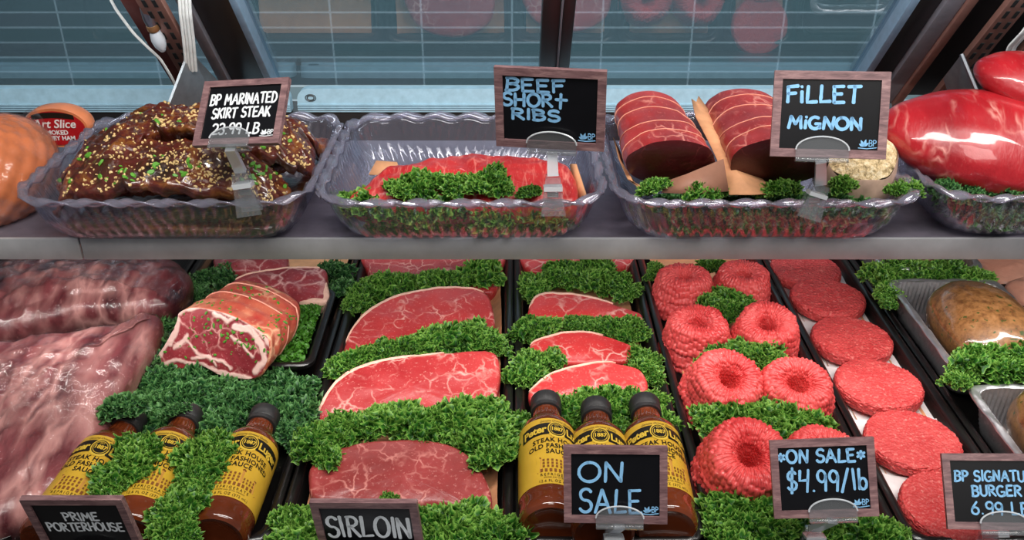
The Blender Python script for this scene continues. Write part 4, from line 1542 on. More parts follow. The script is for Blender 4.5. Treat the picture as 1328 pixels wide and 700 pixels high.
crock(-0.560, -0.222, 0.918, 1.225, 'clear ripple-edged crock heaped with dark marinated skirt steak', yaw=0.0)
crock(-0.2235, 0.1085, 0.918, 1.225, 'clear ripple-edged crock of beef short ribs on kale')
crock(0.110, 0.460, 0.918, 1.230, 'clear ripple-edged crock holding two tied fillets', yaw=0.0)
crock(0.470, 0.800, 0.930, 1.235, 'clear ripple-edged crock with glossy red roasts, at the picture edge')

# --- marinated skirt steak pile
def pile_h(x, y):
    u = (x + 0.388) / 0.150; v = (y - 1.060) / 0.150
    r = max(0.0, 1 - (abs(u) ** 2.6 + abs(v) ** 2.6))
    return 0.290 + 0.072 * r ** 0.6 + 0.010 * fbm((x, y, 3), 16, 3)


b = MB(); rr = []
for off, z in ((-0.062, 0.0035), (-0.046, 0.0040), (-0.041, 0.009), (-0.035, 0.0175), (-0.050, 0.0185), (-0.1, 0.0185)):
    R, _, _, _ = rrect(0.1665 + off, 0.1535 + off, 0.03, 120)
    rr.append([(p[0], p[1], z) for p in R])
b.rings(rr, True, True, True)
o = b.build('marinade', M['glaze'], angle=0)
o.location = (-0.3885, 1.0715, SH)
tag(o, 'dark brown marinade pooled in the bottom of the skirt steak crock', 'marinade', None, 'stuff')
pieces = []
def skirt(cx, cy, L, W, ang, lift, label, seed):
    b = MB(); nu, nv = 64, 36
    top, bot = [], []
    ca, sa = math.cos(ang), math.sin(ang)
    for j in range(nv + 1):
        v = 2 * j / nv - 1
        tr, br = [], []
        for i in range(nu + 1):
            u = 2 * i / nu - 1
            # square to disc so the outline is a rounded strip
            du, dv = u * math.sqrt(1 - v * v / 2), v * math.sqrt(1 - u * u / 2)
            x0 = du * L / 2 * (1 + 0.10 * fbm((dv * 2, seed, 0), 1.5)); y0 = dv * W / 2 * (1 + 0.22 * fbm((du * 2, seed, 5), 1.6))
            x = cx + x0 * ca - y0 * sa; y = cy + x0 * sa + y0 * ca
            e = max(abs(u), abs(v))
            h = pile_h(x, y) + lift + 0.007 * fbm((x, y, seed), 34, 3) + 0.0025 * fbm((x, y, seed), 150, 2)
            th = 0.020 * (1 - e ** 6) + 0.001
            tr.append((x, y, max(h, 0.264 + th))); br.append((x, y, max(h - th - 0.003, 0.262)))
        top.append(tr); bot.append(br)
    n = nu + 1
    vs = [p for r in top for p in r] + [p for r in bot for p in r]
    off = n * (nv + 1); fs = []
    for j in range(nv):
        for i in range(nu):
            a = j * n + i
            fs.append((a, a + 1, a + n + 1, a + n)); fs.append((off + a, off + a + n, off + a + n + 1, off + a + 1))
    edge = [i for i in range(n)] + [j * n + nu for j in range(1, nv + 1)] + [nv * n + i for i in range(nu - 1, -1, -1)] + [j * n for j in range(nv - 1, 0, -1)]
    for k in range(len(edge)):
        a, c = edge[k], edge[(k + 1) % len(edge)]
        fs.append((a, off + a, off + c, c))
    b.add(vs, fs)
    o = b.build('skirt_steak', M['glaze'], angle=0)
    tag(o, label, 'skirt steak', 'marinated skirt steaks')
    pieces.append(o)


base_lab = 'dark glazed marinated skirt steak at the bottom of the heap, seen through the crock wall'
for i, (x, y, L, W, a) in enumerate(((-0.445, 1.005, 0.13, 0.08, 0.05), (-0.33, 1.005, 0.13, 0.08, -0.05), (-0.445, 1.085, 0.14, 0.10, 0.2), (-0.33, 1.085, 0.14, 0.10, -0.2), (-0.39, 1.14, 0.19, 0.08, 0.05))):
    skirt(x, y, L, W, a, -0.022, base_lab, 30 + i)
for i, (x, y, L, W, a, lf, lab) in enumerate((
        (-0.40, 1.145, 0.22, 0.08, 0.05, 0.006, 'marinated skirt steak along the back of the heap'),
        (-0.472, 1.06, 0.16, 0.12, 0.5, 0.006, 'marinated skirt steak sloping down the ham side of the heap'),
        (-0.36, 1.08, 0.18, 0.12, -0.1, 0.012, 'marinated skirt steak on top of the heap with many sesame seeds'),
        (-0.392, 0.974, 0.26, 0.080, -0.02, 0.006, 'marinated skirt steak along the front of the heap above the crock rim'),
        (-0.300, 1.06, 0.12, 0.11, 0.9, 0.010, 'marinated skirt steak beside the sign clip, sloping to the short rib crock'),
        (-0.275, 1.14, 0.09, 0.08, 0.4, 0.01, 'marinated skirt steak in the back corner behind its chalkboard sign'))):
    skirt(x, y, L, W, a, lf, lab, 50 + i)
scatter('sesame_seeds', pieces, 900, (30, 130, 410, 265), M['seed'], 0.0019, 'pale sesame seeds strewn over the marinated skirt steak', 5, 0.5, 'sesame seeds', 0.3)
scatter('chopped_chives', pieces, 85, (30, 130, 410, 255), M['chive'], 0.0038, 'bright green chopped scallion strewn over the marinated skirt steak', 6, 0.35, 'scallion', 0.55)

# --- short ribs
s = slab('short_rib_slab', [(452, 252), (470, 236), (500, 214), (530, 207), (560, 202), (610, 196), (650, 198), (690, 199), (728, 205), (746, 222), (750, 248), (735, 262), (640, 264), (540, 264), (470, 262)], (605, 232), 0.312, 0.20, 0.034, 'rib_slab', 0.012, 0.012, 0.004, 61)
tag(s, 'wide red fibrous slab of beef short ribs behind a row of kale', 'beef')


def fold_sheet(name, pts3, label, t=0.0012, mat='paper'):
    """a folded paper sheet through rows of 3D points"""
    b = MB()
    b.rings([[Vector(p) for p in r] for r in pts3], False)
    o = b.build(name, M[mat], angle=25)
    md = o.modifiers.new('thick', 'SOLIDIFY'); md.thickness = t
    tag(o, label, 'paper')
    return o


fold_sheet('butcher_paper', [[atY(740, 213, 1.06), atY(748, 213, 1.05), atY(764, 262, 0.985)], [atY(744, 250, 1.02), atY(752, 262, 1.0), atY(762, 268, 0.98)]], 'folded peach paper edge standing beside the short rib slab')
fold_sheet('butcher_paper', [[atY(488, 208, 1.13), atY(515, 210, 1.13)], [atY(478, 226, 1.11), atY(520, 228, 1.11)]], 'small peach paper corner behind the short rib slab')
kale('curly kale leaf in front of the short rib slab, above the crock rim', 'kale row before the short ribs', [(520, 246, .6, 0, .972), (542, 240, .75, 0, .985), (566, 236, .7, 0, .99), (590, 240, .7, 0, .98), (614, 240, .7, 0, .98), (640, 234, .8, 0, .985), (655, 242, .5, 0, .975), (686, 250, .4, 0, .965)])
kale('curly kale leaf seen through the front of the short rib crock', 'kale under the short ribs', [(x_, 266 + 6 * (i_ % 2), .95, 0, .988) for i_, x_ in enumerate(range(472, 712, 26))] + [(x_, 285, .7, 0, 1.0) for x_ in range(500, 720, 30)])

# --- tied fillets
def fillet(x, Y0, Y1, zc, r0, r1, label, seed, squash=0.62):
    root = empty('tied_fillet', (x, Y0, zc))
    tag(root, label, 'fillet')
    nj, ni = 60, 84
    def pt(t, a, grow=0.0):
        r = (r0 + (r1 - r0) * t) * (1 + 0.008 * math.sin(t * 9.6 * PI)) + grow
        if t > 0.8:
            r *= math.sqrt(max(0.02, 1 - ((t - 0.8) / 0.2) ** 2.4))
        d = 1 + 0.05 * fbm((math.cos(a), math.sin(a), t * 2 + seed), 1.3, 3)
        # the cut front end leans forward at its top
        y = (Y1 - Y0) * t - (1 - t) ** 3 * 0.014 * math.sin(a)
        return (r * d * math.cos(a), y, r * squash * d * math.sin(a) - 0.006 * t)
    rings = [[pt(t, 2 * PI * i / ni) for i in range(ni)] for t in np.linspace(0, 1, nj)]
    b = MB(); b.rings(rings, True, False, True)
    b.build('meat', M['tender'], root)
    c = np.mean(np.array(rings[0]), axis=0)
    rr = []
    for sc in (1.0, 0.97, 0.9, 0.6, 0.3, 0.03):
        rr.append([tuple(c + (np.array(p) - c) * sc + np.array([0, -0.004 * (1 - sc ** 4), 0])) for p in rings[0]])
    b = MB(); b.rings(rr, True, False, True)
    b.build('cut_face', M['tender_face'], root)
    for t in (0.16, 0.33, 0.52, 0.70):
        b = MB(); b.tube([pt(t + 0.03 * math.sin(a + t * 9) + 0.012 * math.sin(2 * a + t * 20), a, 0.0006) for a in np.linspace(0, 2 * PI, 60)], 0.0007, 6)
        b.build('twine', M['twine'], root)
    return root


fillet(0.180, 0.985, 1.215, 0.343, 0.051, 0.044, 'string-tied fillet roast with a dark cut face, next to the short ribs sign', 1)
fillet(0.304, 0.985, 1.215, 0.343, 0.056, 0.050, 'second string-tied fillet roast, partly behind the fillet mignon sign', 2)
fold_sheet('butcher_paper', [
    [atY(897, 128, 1.19), atY(902, 150, 1.13), atY(920, 185, 1.05), atY(936, 220, 0.995), atY(946, 252, 0.956)],
    [atY(903, 132, 1.185), atY(914, 155, 1.12), atY(936, 186, 1.045), atY(956, 222, 0.985), atY(978, 252, 0.953)],
    [atY(906, 124, 1.20), atY(926, 152, 1.14), atY(954, 188, 1.065), atY(980, 222, 1.005), atY(1006, 250, 0.965)]], 'peach butcher paper folded between the two tied fillets')
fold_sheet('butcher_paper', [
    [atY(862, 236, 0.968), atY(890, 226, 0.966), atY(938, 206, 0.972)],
    [atY(858, 250, 0.955), atY(898, 252, 0.951), atY(945, 248, 0.955)]], 'brownish paper flap under the cut face of the first tied fillet', mat='brown_paper')
fold_sheet('butcher_paper', [
    [atY(796, 178, 1.10), atY(803, 205, 1.04), atY(815, 232, 0.985), atY(835, 244, 0.965)],
    [atY(806, 200, 1.07), atY(812, 225, 1.01), atY(830, 246, 0.960), atY(850, 252, 0.950)]], 'peach paper edge along the outer side of the first tied fillet')
kale('curly kale leaf at the front of the fillet crock, above its rim', 'kale above the fillet crock rim', [(846, 243, .6, 0, .962), (905, 247, .6, 0, .962), (925, 250, .5, 0, .962), (1012, 246, .7, 0, .965), (1092, 240, .6, 0, .972), (1166, 246, .5, 0, .972), (1182, 242, .5, 0, .985)])
kale('curly kale leaf seen through the front of the fillet crock', 'kale under the fillets', [(x_, 268 + 6 * (i_ % 2), .95, 0, .985) for i_, x_ in enumerate(range(872, 1116, 26))] + [(x_, 287, .7, 0, 1.0) for x_ in range(900, 1090, 30)], dark=True)

# --- crusted stuffed roast in the same crock
cr = empty('herb_crusted_roast', (0.408, 1.025, 0.322))
tag(cr, 'pale rolled roast with herb crumb topping at the edge of the fillet crock', 'roast')
b = MB(); rings = []
for z, r in ((-0.040, 0.030), (-0.034, 0.044), (-0.015, 0.050), (0.002, 0.048), (0.014, 0.046), (0.018, 0.044)):
    rings.append([(r * 1.05 * math.cos(a) * (1 + 0.05 * math.sin(3 * a)), r * 0.9 * math.sin(a), z + 0.014 * math.sin(a) + 0.003 * math.cos(4 * a)) for a in np.linspace(0, 2 * PI, 65)[:-1]])
b.rings(rings, True, True, False)
b.build('skin', plain('grey_pink_skin', lin(196, 164, 146), 0.4, 0, 0.5, 0.4, 0.4, 40, 0.25), cr, angle=0)
b = MB(); rr = []
for sc in np.linspace(1, 0.03, 14):
    rr.append([(p[0] * sc, p[1] * sc, 0.018 + 0.014 * math.sin(a) * sc + 0.020 * (1 - sc ** 2) + 0.0035 * fbm((p[0] * sc, p[1] * sc, 0), 120, 3)) for p, a in zip(rings[-1], np.linspace(0, 2 * PI, 65)[:-1])])
b.rings(rr, True, False, True)
b.build('crumb_crust', M['crust'], cr, angle=0)
cr.rotation_euler = (0.2, 0, 0)
cr.scale = (0.95, 0.95, 0.95)

# --- glossy red roasts in the end crock
def roast_blob(px, py, Y, a, b_, c, rot, label, seed):
    p = atY(px, py, Y)
    root = empty('red_roast', p, rot)
    tag(root, label, 'roast', 'film-wrapped red roasts')
    for kind in (0, 1):
        m = MB(); rings = []
        for j in range(1, 60):
            th = -PI / 2 + PI * j / 60
            ring = []
            for i in range(96):
                ph = 2 * PI * i / 96
                ct = math.cos(th) ** 0.85
                x, y, z = a * math.sin(th), b_ * ct * math.cos(ph), c * ct * math.sin(ph)
                tp = 1 - 0.25 * (math.sin(th) < 0) * math.sin(th) ** 2
                d = 1 + 0.06 * fbm((x / a, y / b_, z / c + seed), 1.2, 3) + (0.010 if kind else 0)
                ring.append((x * (1 + 0.01 * kind), y * tp * d, z * tp * d))
            rings.append(ring)
        m.rings(rings, True, True, True)
        m.build('plastic_film' if kind else 'meat', M['smooth_film'] if kind else M['vac_roast'], root, angle=0)
    return root


roast_blob(1288, 190, 1.05, 0.135, 0.085, 0.054, (0.25, 0.16, -0.12), 'large glossy red roast in tight film, lying in the end crock', 1)
roast_blob(1352, 112, 1.10, 0.085, 0.06, 0.032, (0.2, 0.22, -0.1), 'smaller glossy red roast lying on top of the large one', 7)
kale('curly kale leaf under the glossy red roasts, seen through the crock', 'kale under the red roasts', [(x_, 264 + 6 * (i_ % 2), .95, 0, .995) for i_, x_ in enumerate(range(1256, 1345, 24))] + [(1285, 284, .7, 0, 1.005), (1312, 284, .7, 0, 1.005)], dark=True)
kale('curly kale leaf at the rim of the end crock before the red roast', 'kale at the end crock rim', [(1228, 246, .6, 0, .985), (1262, 250, .6, 0, .98), (1300, 250, .6, 0, .98)], dark=True)

# --- ham in its bag at the far end
ham = empty('bagged_ham', atY(-8, 222, 1.06))
tag(ham, 'orange netted ham in a clear bag at the end of the shelf', 'ham')
for kind in (0, 1):
    m = MB(); rings = []
    for j in range(1, 48):
        th = -PI / 2 + PI * j / 48
        ring = []
        for i in range(96):
            ph = 2 * PI * i / 96
            ct = math.cos(th) ** 0.9
            g = 1 + 0.05 * abs(math.sin(ph * 9 + th * 7)) ** 0.5 * abs(math.sin(ph * 9 - th * 7)) ** 0.5 + kind * 0.025
            ring.append((0.066 * ct * math.cos(ph) * g, 0.095 * ct * math.sin(ph) * g, 0.062 * math.sin(th) * g))
        rings.append(ring)
    m.rings(rings, True, True, True)
    m.build('plastic_bag' if kind else 'meat', M['film'] if kind else M['ham'], ham, angle=0)
bag = MB()
tw = [atY(48, 178, 1.10), atY(52, 165, 1.11), atY(50, 157, 1.12), atY(40, 153, 1.13)]
hp = ham.matrix_world.translation if False else ham.location
bag.tube([p - hp for p in tw], [0.012, 0.009, 0.006, 0.012], 14)
bag.build('bag_neck', M['film'], ham, angle=0)
stk = empty('ham_package', atY(72, 166, 1.20))
tag(stk, 'sliced ham package with a red oval sticker, behind the marinated steaks', 'ham package')
b = MB(); b.rings([[(0.046 * s_ * math.cos(a), dy, 0.029 * s_ * math.sin(a)) for a in np.linspace(0, 2 * PI, 41)[:-1]] for s_, dy in ((0.9, 0.03), (1, 0.02), (1, 0.006), (0.95, 0.0))], True, True, True)
b.build('package', M['ham'], stk)
b = MB(); b.add([(0.041 * math.cos(a), -0.0012, 0.024 * math.sin(a) ) for a in np.linspace(0, 2 * PI, 41)[:-1]], [tuple(range(40))])
b.build('sticker', M['red_label'], stk)
b = MB(); rr = []
for z0 in (0.0145, 0.0225):
    rr.append([(0.034 * math.sin(t), -0.0016, z0 * math.cos(t * 0.62) ) for t in np.linspace(-1, 1, 21)])
b.rings(rr, False)
b.build('sticker_band', M['ink'], stk)
for s_, size, z0, sh_ in (('Art Slice', 0.0165, 0.001, 0.25), ('SMOKED', 0.0085, -0.0085, 0), ('HONEY HAM', 0.0085, -0.0165, 0)):
    vs, fs = text_geo(s_, size, bold=0.0003, shear=sh_)
    b = MB(); b.add([(x, -0.0020, z0 + y) for x, y in vs], fs)
    b.build('lettering', M['white_ink'], stk)
#PART4
# ------------------------------------------------------------------ chalkboard signs
def arc(cx, cy, rx, ry, a0, a1, n=14):
    return [(cx + rx * math.cos(math.radians(a)), cy + ry * math.sin(math.radians(a))) for a in np.linspace(a0, a1, n)]


SF = {
    'A': (0.72, [[(0, 0), (0.34, 1)], [(0.34, 1), (0.70, 0)], [(0.13, 0.36), (0.60, 0.36)]]),
    'B': (0.62, [[(0.06, 0), (0.06, 1)], [(0, 0.98)] + arc(0.22, 0.76, 0.34, 0.23, 88, -88) + [(0.08, 0.52)], arc(0.24, 0.26, 0.36, 0.27, 86, -90) + [(0, 0.0)]]),
    'D': (0.66, [[(0.06, 0), (0.06, 1)], [(0, 1)] + arc(0.14, 0.5, 0.48, 0.5, 85, -85) + [(0, 0)]]),
    'E': (0.56, [[(0.04, 0), (0.04, 1)], [(0.04, 0.98), (0.54, 1)], [(0.04, 0.52), (0.44, 0.54)], [(0.04, 0.01), (0.56, 0.03)]]),
    'F': (0.56, [[(0.06, 0), (0.05, 0.95)], [(0, 0.93), (0.56, 1)], [(0.06, 0.52), (0.46, 0.56)]]),
    'G': (0.70, [arc(0.36, 0.5, 0.36, 0.5, 55, 330), [(0.40, 0.42), (0.68, 0.44), (0.66, 0.05)]]),
    'H': (0.66, [[(0.05, 0), (0.05, 1)], [(0.60, 0), (0.60, 1)], [(0.05, 0.5), (0.60, 0.54)]]),
    'I': (0.16, [[(0.08, 0), (0.08, 1)]]),
    'i': (0.16, [[(0.08, 0), (0.08, 0.66)], [(0.08, 0.94), (0.09, 0.96)]]),
    'K': (0.62, [[(0.05, 0), (0.05, 1)], [(0.56, 1), (0.07, 0.45)], [(0.2, 0.58), (0.60, 0)]]),
    'L': (0.54, [[(0.08, 1), (0.04, 0.02), (0.54, 0.06)]]),
    'M': (0.80, [[(0, 0), (0.10, 1)], [(0.10, 1), (0.40, 0.35)], [(0.40, 0.35), (0.68, 1)], [(0.68, 1), (0.78, 0)]]),
    'N': (0.66, [[(0.04, 0), (0.06, 1)], [(0.06, 1), (0.58, 0.02)], [(0.58, 0.02), (0.62, 1)]]),
    'O': (0.76, [arc(0.38, 0.5, 0.37, 0.5, 100, 465, 24)]),
    'P': (0.58, [[(0.06, 0), (0.07, 1)], [(0, 0.98)] + arc(0.20, 0.74, 0.36, 0.26, 85, -90) + [(0.06, 0.46)]]),
    'R': (0.62, [[(0.06, 0), (0.07, 1)], [(0, 0.98)] + arc(0.20, 0.76, 0.34, 0.24, 85, -90) + [(0.08, 0.5)], [(0.2, 0.5), (0.62, 0)]]),
    'S': (0.58, [arc(0.30, 0.75, 0.26, 0.25, 30, 262) + arc(0.28, 0.25, 0.28, 0.26, 80, -155)]),
    'T': (0.64, [[(0.32, 0), (0.33, 1)], [(0, 0.97), (0.66, 1)]]),
    't': (0.74, [[(0.36, -0.05), (0.36, 1.1)], [(0.05, 0.66), (0.74, 0.64)]]),
    'U': (0.62, [[(0.03, 1), (0.04, 0.35)] + arc(0.31, 0.30, 0.27, 0.30, 180, 360) + [(0.58, 1)]]),
    '2': (0.58, [arc(0.27, 0.72, 0.27, 0.28, 160, -30) + [(0.02, 0.02), (0.58, 0.05)]]),
    '3': (0.54, [arc(0.24, 0.75, 0.26, 0.25, 150, -80) + arc(0.24, 0.26, 0.29, 0.27, 85, -150)]),
    '4': (0.62, [[(0.06, 1), (0.02, 0.5), (0.5, 0.52)], [(0.58, 1.02), (0.46, -0.05)]]),
    '6': (0.56, [[(0.44, 1), (0.16, 0.62)] + arc(0.28, 0.28, 0.26, 0.28, 155, 510, 22)]),
    '9': (0.56, [arc(0.27, 0.70, 0.25, 0.28, 10, 370, 22), [(0.53, 0.72), (0.46, -0.02)]]),
    '$': (0.58, [arc(0.30, 0.72, 0.26, 0.22, 30, 262) + arc(0.28, 0.26, 0.28, 0.22, 80, -155), [(0.34, 1.12), (0.24, -0.12)]]),
    '.': (0.22, [[(0.10, 0.02), (0.11, 0.04)]]),
    '/': (0.56, [[(0.02, -0.12), (0.50, 1.02)]]),
    '*': (0.54, [[(0.27, 0.2), (0.27, 0.8)], [(0.02, 0.34), (0.52, 0.66)], [(0.02, 0.66), (0.52, 0.34)]]),
    'l': (0.18, [[(0.10, 0), (0.08, 1)]]),
    'b': (0.54, [[(0.06, 0.02), (0.06, 1)], arc(0.28, 0.28, 0.22, 0.27, 170, -190, 18)]),
    ' ': (0.34, []),
}


def chalk(mb, text, x0, x1, y0, y1, W, H, pen, y, slope=0.0, rg=None):
    """lay one handwritten line; x0..y1 are shares of the board"""
    adv, gap = [], 0.16
    for ch in text:
        adv.append(SF[ch][0])
    tot = sum(adv) + gap * (len(text) - 1)
    sx = (x1 - x0) * W / tot
    h = (y1 - y0) * H
    x = x0 * W - W / 2
    for ch, a in zip(text, adv):
        dy = rg.uniform(-0.04, 0.04) * h; sk = rg.uniform(-0.05, 0.06)
        for st in SF[ch][1]:
            pts = []
            for i in range(len(st) - 1):
                (ax, ay), (bx, by) = st[i], st[i + 1]
                m = max(1, int(math.hypot(bx - ax, by - ay) / 0.2))
                for k in range(m):
                    pts.append((ax + (bx - ax) * k / m, ay + (by - ay) * k / m))
            pts.append(st[-1])
            P3 = []
            for (u, v) in pts:
                X = x + (u + sk * v) * sx + rg.uniform(-0.012, 0.012) * h * 0.4
                Z = y0 * H - H / 2 + v * h + dy + slope * (X - x0 * W + W / 2)
                P3.append(Vector((X, y, Z)))
            n = len(P3)
            lf, rt = [], []
            for i, p in enumerate(P3):
                d = P3[min(i + 1, n - 1)] - P3[max(i - 1, 0)]
                d = d.normalized() if d.length > 1e-9 else Vector((1, 0, 0))
                q = Vector((-d.z, 0, d.x)) * pen * (0.5 + rg.uniform(-0.06, 0.06))
                lf.append(p + q); rt.append(p - q)
            e0 = (P3[0] - P3[min(1, n - 1)]).normalized() * pen * 0.35 if n > 1 else Vector((0, 0, 0))
            e1 = (P3[-1] - P3[-2]).normalized() * pen * 0.35 if n > 1 else Vector((0, 0, 0))
            loop = lf + [P3[-1] + e1 + (lf[-1] - P3[-1]) * 0.5, P3[-1] + e1 + (rt[-1] - P3[-1]) * 0.5]
            rows = [[P3[0] + e0 + (lf[0] - P3[0]) * 0.5] + lf + [P3[-1] + e1 + (lf[-1] - P3[-1]) * 0.5], [P3[0] + e0 + (rt[0] - P3[0]) * 0.5] + rt + [P3[-1] + e1 + (rt[-1] - P3[-1]) * 0.5]]
            mb.rings(rows, False)
        x += (a + gap) * sx


def sign(loc, tilt, yaw, roll, w, lines, mat, label, pen=0.0036, asp=0.77, logo=(0.76, 0.12, 0.16), seed=0):
    R = Matrix.Rotation(math.radians(yaw), 4, 'Z') @ Matrix.Rotation(math.radians(tilt), 4, 'X') @ Matrix.Rotation(math.radians(roll), 4, 'Y')
    Mx = Matrix.Translation(loc) @ R
    o = empty('chalkboard_sign', M=Mx)
    tag(o, label, 'sign')
    W, H = w, w * asp
    fw = 0.075 * w
    b = MB()
    # four mitred bars
    for k in range(4):
        cs = [(-W / 2, -H / 2), (W / 2, -H / 2), (W / 2, H / 2), (-W / 2, H / 2)]
        ci = [(-W / 2 + fw, -H / 2 + fw), (W / 2 - fw, -H / 2 + fw), (W / 2 - fw, H / 2 - fw), (-W / 2 + fw, H / 2 - fw)]
        q = [cs[k], cs[(k + 1) % 4], ci[(k + 1) % 4], ci[k]]
        b.prism([(x, -0.003, z) for x, z in q], (0, 0.006, 0))
    b.build('frame', M['wood'], o)
    b = MB(); b.box(-W / 2 + fw * 0.8, W / 2 - fw * 0.8, -0.0010, 0.002, -H / 2 + fw * 0.8, H / 2 - fw * 0.8)
    b.build('board', M['board'], o)
    rg = random.Random(seed)
    for ln in lines:
        b = MB()
        chalk(b, ln[0], ln[1], ln[2], ln[3], ln[4], W, H, pen, -0.0014, 0.0, rg)
        b.build('lettering', M[mat], o)
    # little leaf mark with two letters
    b = MB()
    lx, lz, ls = logo[0] * W - W / 2, logo[1] * H - H / 2, logo[2] * W
    for a, L in ((150, 0.30), (115, 0.40), (75, 0.42), (40, 0.34)):
        ca, sa = math.cos(math.radians(a)), math.sin(math.radians(a))
        c = (lx + 0.30 * ls, lz + 0.10 * ls)
        pts = []
        for t in np.linspace(0, 1, 7):
            pts.append((t, 0.09 * math.sin(PI * t)))
        for t in np.linspace(1, 0, 7)[1:-1]:
            pts.append((t, -0.09 * math.sin(PI * t)))
        b.add([(c[0] + ls * L * (t * ca - s * sa / L * 0.8), -0.0014, c[1] + ls * L * (t * sa + s * ca / L * 0.8)) for t, s in pts], [tuple(range(len(pts)))])
    SFx = {'B': SF['B'], 'P': SF['P']}
    for i, ch in enumerate('BP'):
        for st in SFx[ch][1]:
            P = [Vector((lx + (0.56 + i * 0.22 + u * 0.30) * ls, -0.0014, lz + (0.12 + v * 0.34) * ls)) for u, v in st]
            b.tube(P, 0.0005, 4)
    b.tube([Vector((lx, -0.0014, lz + 0.02 * ls)), Vector((lx + 0.45 * ls, -0.0014, lz - 0.02 * ls)), Vector((lx + ls, -0.0014, lz + 0.05 * ls))], 0.0005, 4)
    b.build('leaf_mark', M[mat], o)
    return o, Mx, W, H


def clip(Mx, W, H, foot_top, foot_bot, label, fw=0.020, dx=0.0):
    """clear sign clip: arched holder, frosted stem, spring clamp"""
    org = Mx @ Vector((dx * W, -0.002, -H / 2))
    root = empty('sign_clip', org)
    tag(root, label, 'sign clip')
    T = Matrix.Translation(-org)
    hw, hh = 0.23 * W, 0.24 * H
    b = MB()
    outer = [(-hw, -0.004), (hw, -0.004)] + [(hw * math.cos(a), hh * 0.35 + hh * 0.65 * math.sin(a)) for a in np.linspace(0, PI, 21)]
    b.prism([T @ Mx @ Vector((dx * W + x, -0.0062, -H / 2 + z)) for x, z in outer], (T @ Mx).to_3x3() @ Vector((0, 0.0016, 0)))
    b.build('arched_holder', M['clip'], root)
    b = MB()
    arcp = [T @ Mx @ Vector((dx * W + hw * math.cos(a), -0.0062, -H / 2 + hh * 0.35 + hh * 0.65 * math.sin(a))) for a in np.linspace(0, PI, 21)]
    b.tube(arcp, 0.0009, 6)
    b.build('holder_edge', M['clip_white'], root)
    b = MB(); b.box(dx * W - hw, dx * W + hw, -0.0075, 0.005, -H / 2 - 0.0050, -H / 2 - 0.0012, 0.0008, T @ Mx)
    b.build('holder_ledge', M['clip'], root)
    p0 = Mx @ Vector((dx * W, 0.0, -H / 2 - 0.004))
    p1, p2 = Vector(foot_top), Vector(foot_bot)

    def bar(name, a, c, w0, w1, d, mat):
        ax = (c - a).normalized()
        side = Vector((1, 0, 0)); side = (side - ax * side.dot(ax)).normalized(); dep = ax.cross(side)
        m = MB()
        rings = []
        for q, w in ((a, w0), (c, w1)):
            q = q - org
            rings.append([q + side * sx * w / 2 + dep * sy * d / 2 for sx, sy in ((-1, -1), (-0.6, -1.2), (0.6, -1.2), (1, -1), (1, 1), (-1, 1))])
        m.rings(rings, True, True, True)
        m.build(name, M[mat], root)
    bar('stem', p0, p1, 0.0105, 0.0120, 0.006, 'clip_white')
    mid = p1 + (p2 - p1) * 0.45
    bar('clamp_jaw', p1 + Vector((0, 0.004, 0)), p2 + Vector((0, 0.006, 0)), fw * 0.75, fw * 1.15, 0.004, 'clip')
    bar('clamp_jaw', p1 + Vector((0, -0.006, 0)), p2 + Vector((0, -0.008, 0)), fw * 0.8, fw * 1.35, 0.003, 'clip')
    bar('clamp_bridge', p1 + (p2 - p1) * 0.25 + Vector((0, -0.002, 0)), p1 + (p2 - p1) * 0.36 + Vector((0, -0.002, 0)), fw, fw, 0.014, 'clip_white')
    m = MB()
    for k in range(3):
        c = mid - org + Vector((0, -0.001, 0.002 * k - 0.004))
        m.tube([c + Vector((-fw * 0.3, 0, 0)), c + Vector((fw * 0.3, 0, 0))], 0.0011, 6)
    m.build('spring', M['steel'], root)
    return root


sg, Mx, W, H = sign((-0.2821, 0.930, 0.4202), -45.5, -18.2, -8.9, 0.0981, [('BP MARINATED', 0.11, 0.89, 0.63, 0.79), ('SKIRT STEAK', 0.16, 0.84, 0.42, 0.57), ('23.99 LB', 0.20, 0.74, 0.17, 0.33)], 'chalk_white', 'tilted rosy framed chalkboard sign reading BP marinated skirt steak', 0.0021, seed=1)
MSIGN = sg
clip(Mx, W, H, atY(312, 222, 0.918), atY(326, 276, 0.912), 'clear sign clip on the rim of the marinated steak crock', dx=-0.06)
sg, Mx, W, H = sign((0.0392, 0.920, 0.4274), 5.5, -9.5, -0.3, 0.1144, [('BEEF', 0.10, 0.63, 0.715, 0.865), ('SHORt', 0.07, 0.65, 0.53, 0.685), ('RIBS', 0.15, 0.59, 0.36, 0.49)], 'chalk_blue', 'rosy framed chalkboard sign reading beef short ribs', 0.0032, seed=2)
clip(Mx, W, H, atY(717, 228, 0.918), atY(717, 276, 0.912), 'clear sign clip on the rim of the short rib crock', dx=0.02)
sg, Mx, W, H = sign((0.3284, 0.920, 0.4212), -24, -11, -2.3, 0.115, [('FiLLET', 0.12, 0.75, 0.64, 0.83), ('MiGNON', 0.15, 0.78, 0.335, 0.47)], 'chalk_blue', 'rosy framed chalkboard sign reading fillet mignon', 0.0034, seed=3)
clip(Mx, W, H, atY(1064, 238, 0.918), atY(1046, 280, 0.912), 'clear sign clip on the rim of the fillet crock', dx=-0.05)
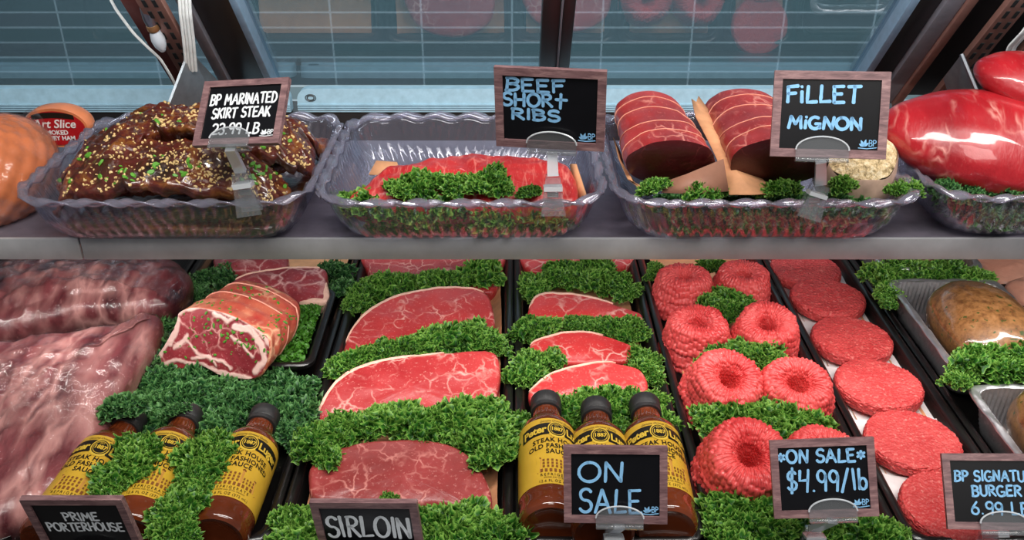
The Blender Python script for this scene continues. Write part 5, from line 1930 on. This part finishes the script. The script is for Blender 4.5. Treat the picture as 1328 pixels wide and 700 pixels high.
sg, Mx, W, H = sign((-0.4051, 0.660, 0.1054), 7.8, -2.4, -2.6, 0.0974, [('PRIME', 0.34, 0.68, 0.59, 0.74), ('PORTERHOUSE', 0.13, 0.88, 0.39, 0.545)], 'chalk_white', 'rosy framed chalkboard sign reading prime porterhouse', 0.0020, logo=(0.78, 0.10, 0.14), seed=4)
clip(Mx, W, H, (-0.405, 0.660, 0.056), (-0.405, 0.668, 0.046), 'clear sign clip under the prime porterhouse sign')
sg, Mx, W, H = sign((-0.1443, 0.700, 0.0603), 5.1, -3.4, -2.9, 0.1074, [('SIRLOIN', 0.11, 0.90, 0.38, 0.73)], 'chalk_white', 'rosy framed chalkboard sign reading sirloin in big white letters', 0.0036, seed=5)
clip(Mx, W, H, (-0.148, 0.694, 0.016), (-0.148, 0.682, 0.006), 'clear sign clip under the sirloin sign')
sg, Mx, W, H = sign((0.1010, 0.700, 0.1193), -21, -5.3, -2.9, 0.1007, [('ON', 0.14, 0.575, 0.53, 0.78), ('SALE', 0.15, 0.75, 0.14, 0.44)], 'chalk_blue', 'rosy framed chalkboard sign reading on sale in large letters, before the bottles', 0.0030, seed=6)
clip(Mx, W, H, (0.102, 0.697, 0.062), (0.102, 0.690, 0.046), 'clear sign clip under the large on sale sign', dx=0.04)
sg, Mx, W, H = sign((0.3032, 0.700, 0.1276), -29.5, -8.6, -7.5, 0.0984, [('*ON SALE*', 0.07, 0.90, 0.70, 0.86), ('$4.99/lb', 0.15, 0.91, 0.34, 0.60)], 'chalk_blue', 'rosy framed chalkboard sign with sale price 4.99 per pound, before the ground beef rings', 0.0026, seed=7)
clip(Mx, W, H, (0.303, 0.697, 0.064), (0.303, 0.690, 0.046), 'clear sign clip under the sale price sign', dx=0.06)
sg, Mx, W, H = sign((0.475, 0.700, 0.1103), -39.1, -13.4, -8.2, 0.0948, [('BP SIGNATURE', 0.11, 0.93, 0.635, 0.77), ('BURGER', 0.27, 0.74, 0.44, 0.575), ('6.99 LB', 0.25, 0.80, 0.20, 0.36)], 'chalk_blue', 'rosy framed chalkboard sign reading BP signature burger, before the patties', 0.0020, seed=8)
clip(Mx, W, H, (0.480, 0.697, 0.055), (0.480, 0.690, 0.046), 'clear sign clip under the signature burger sign', dx=0.04)
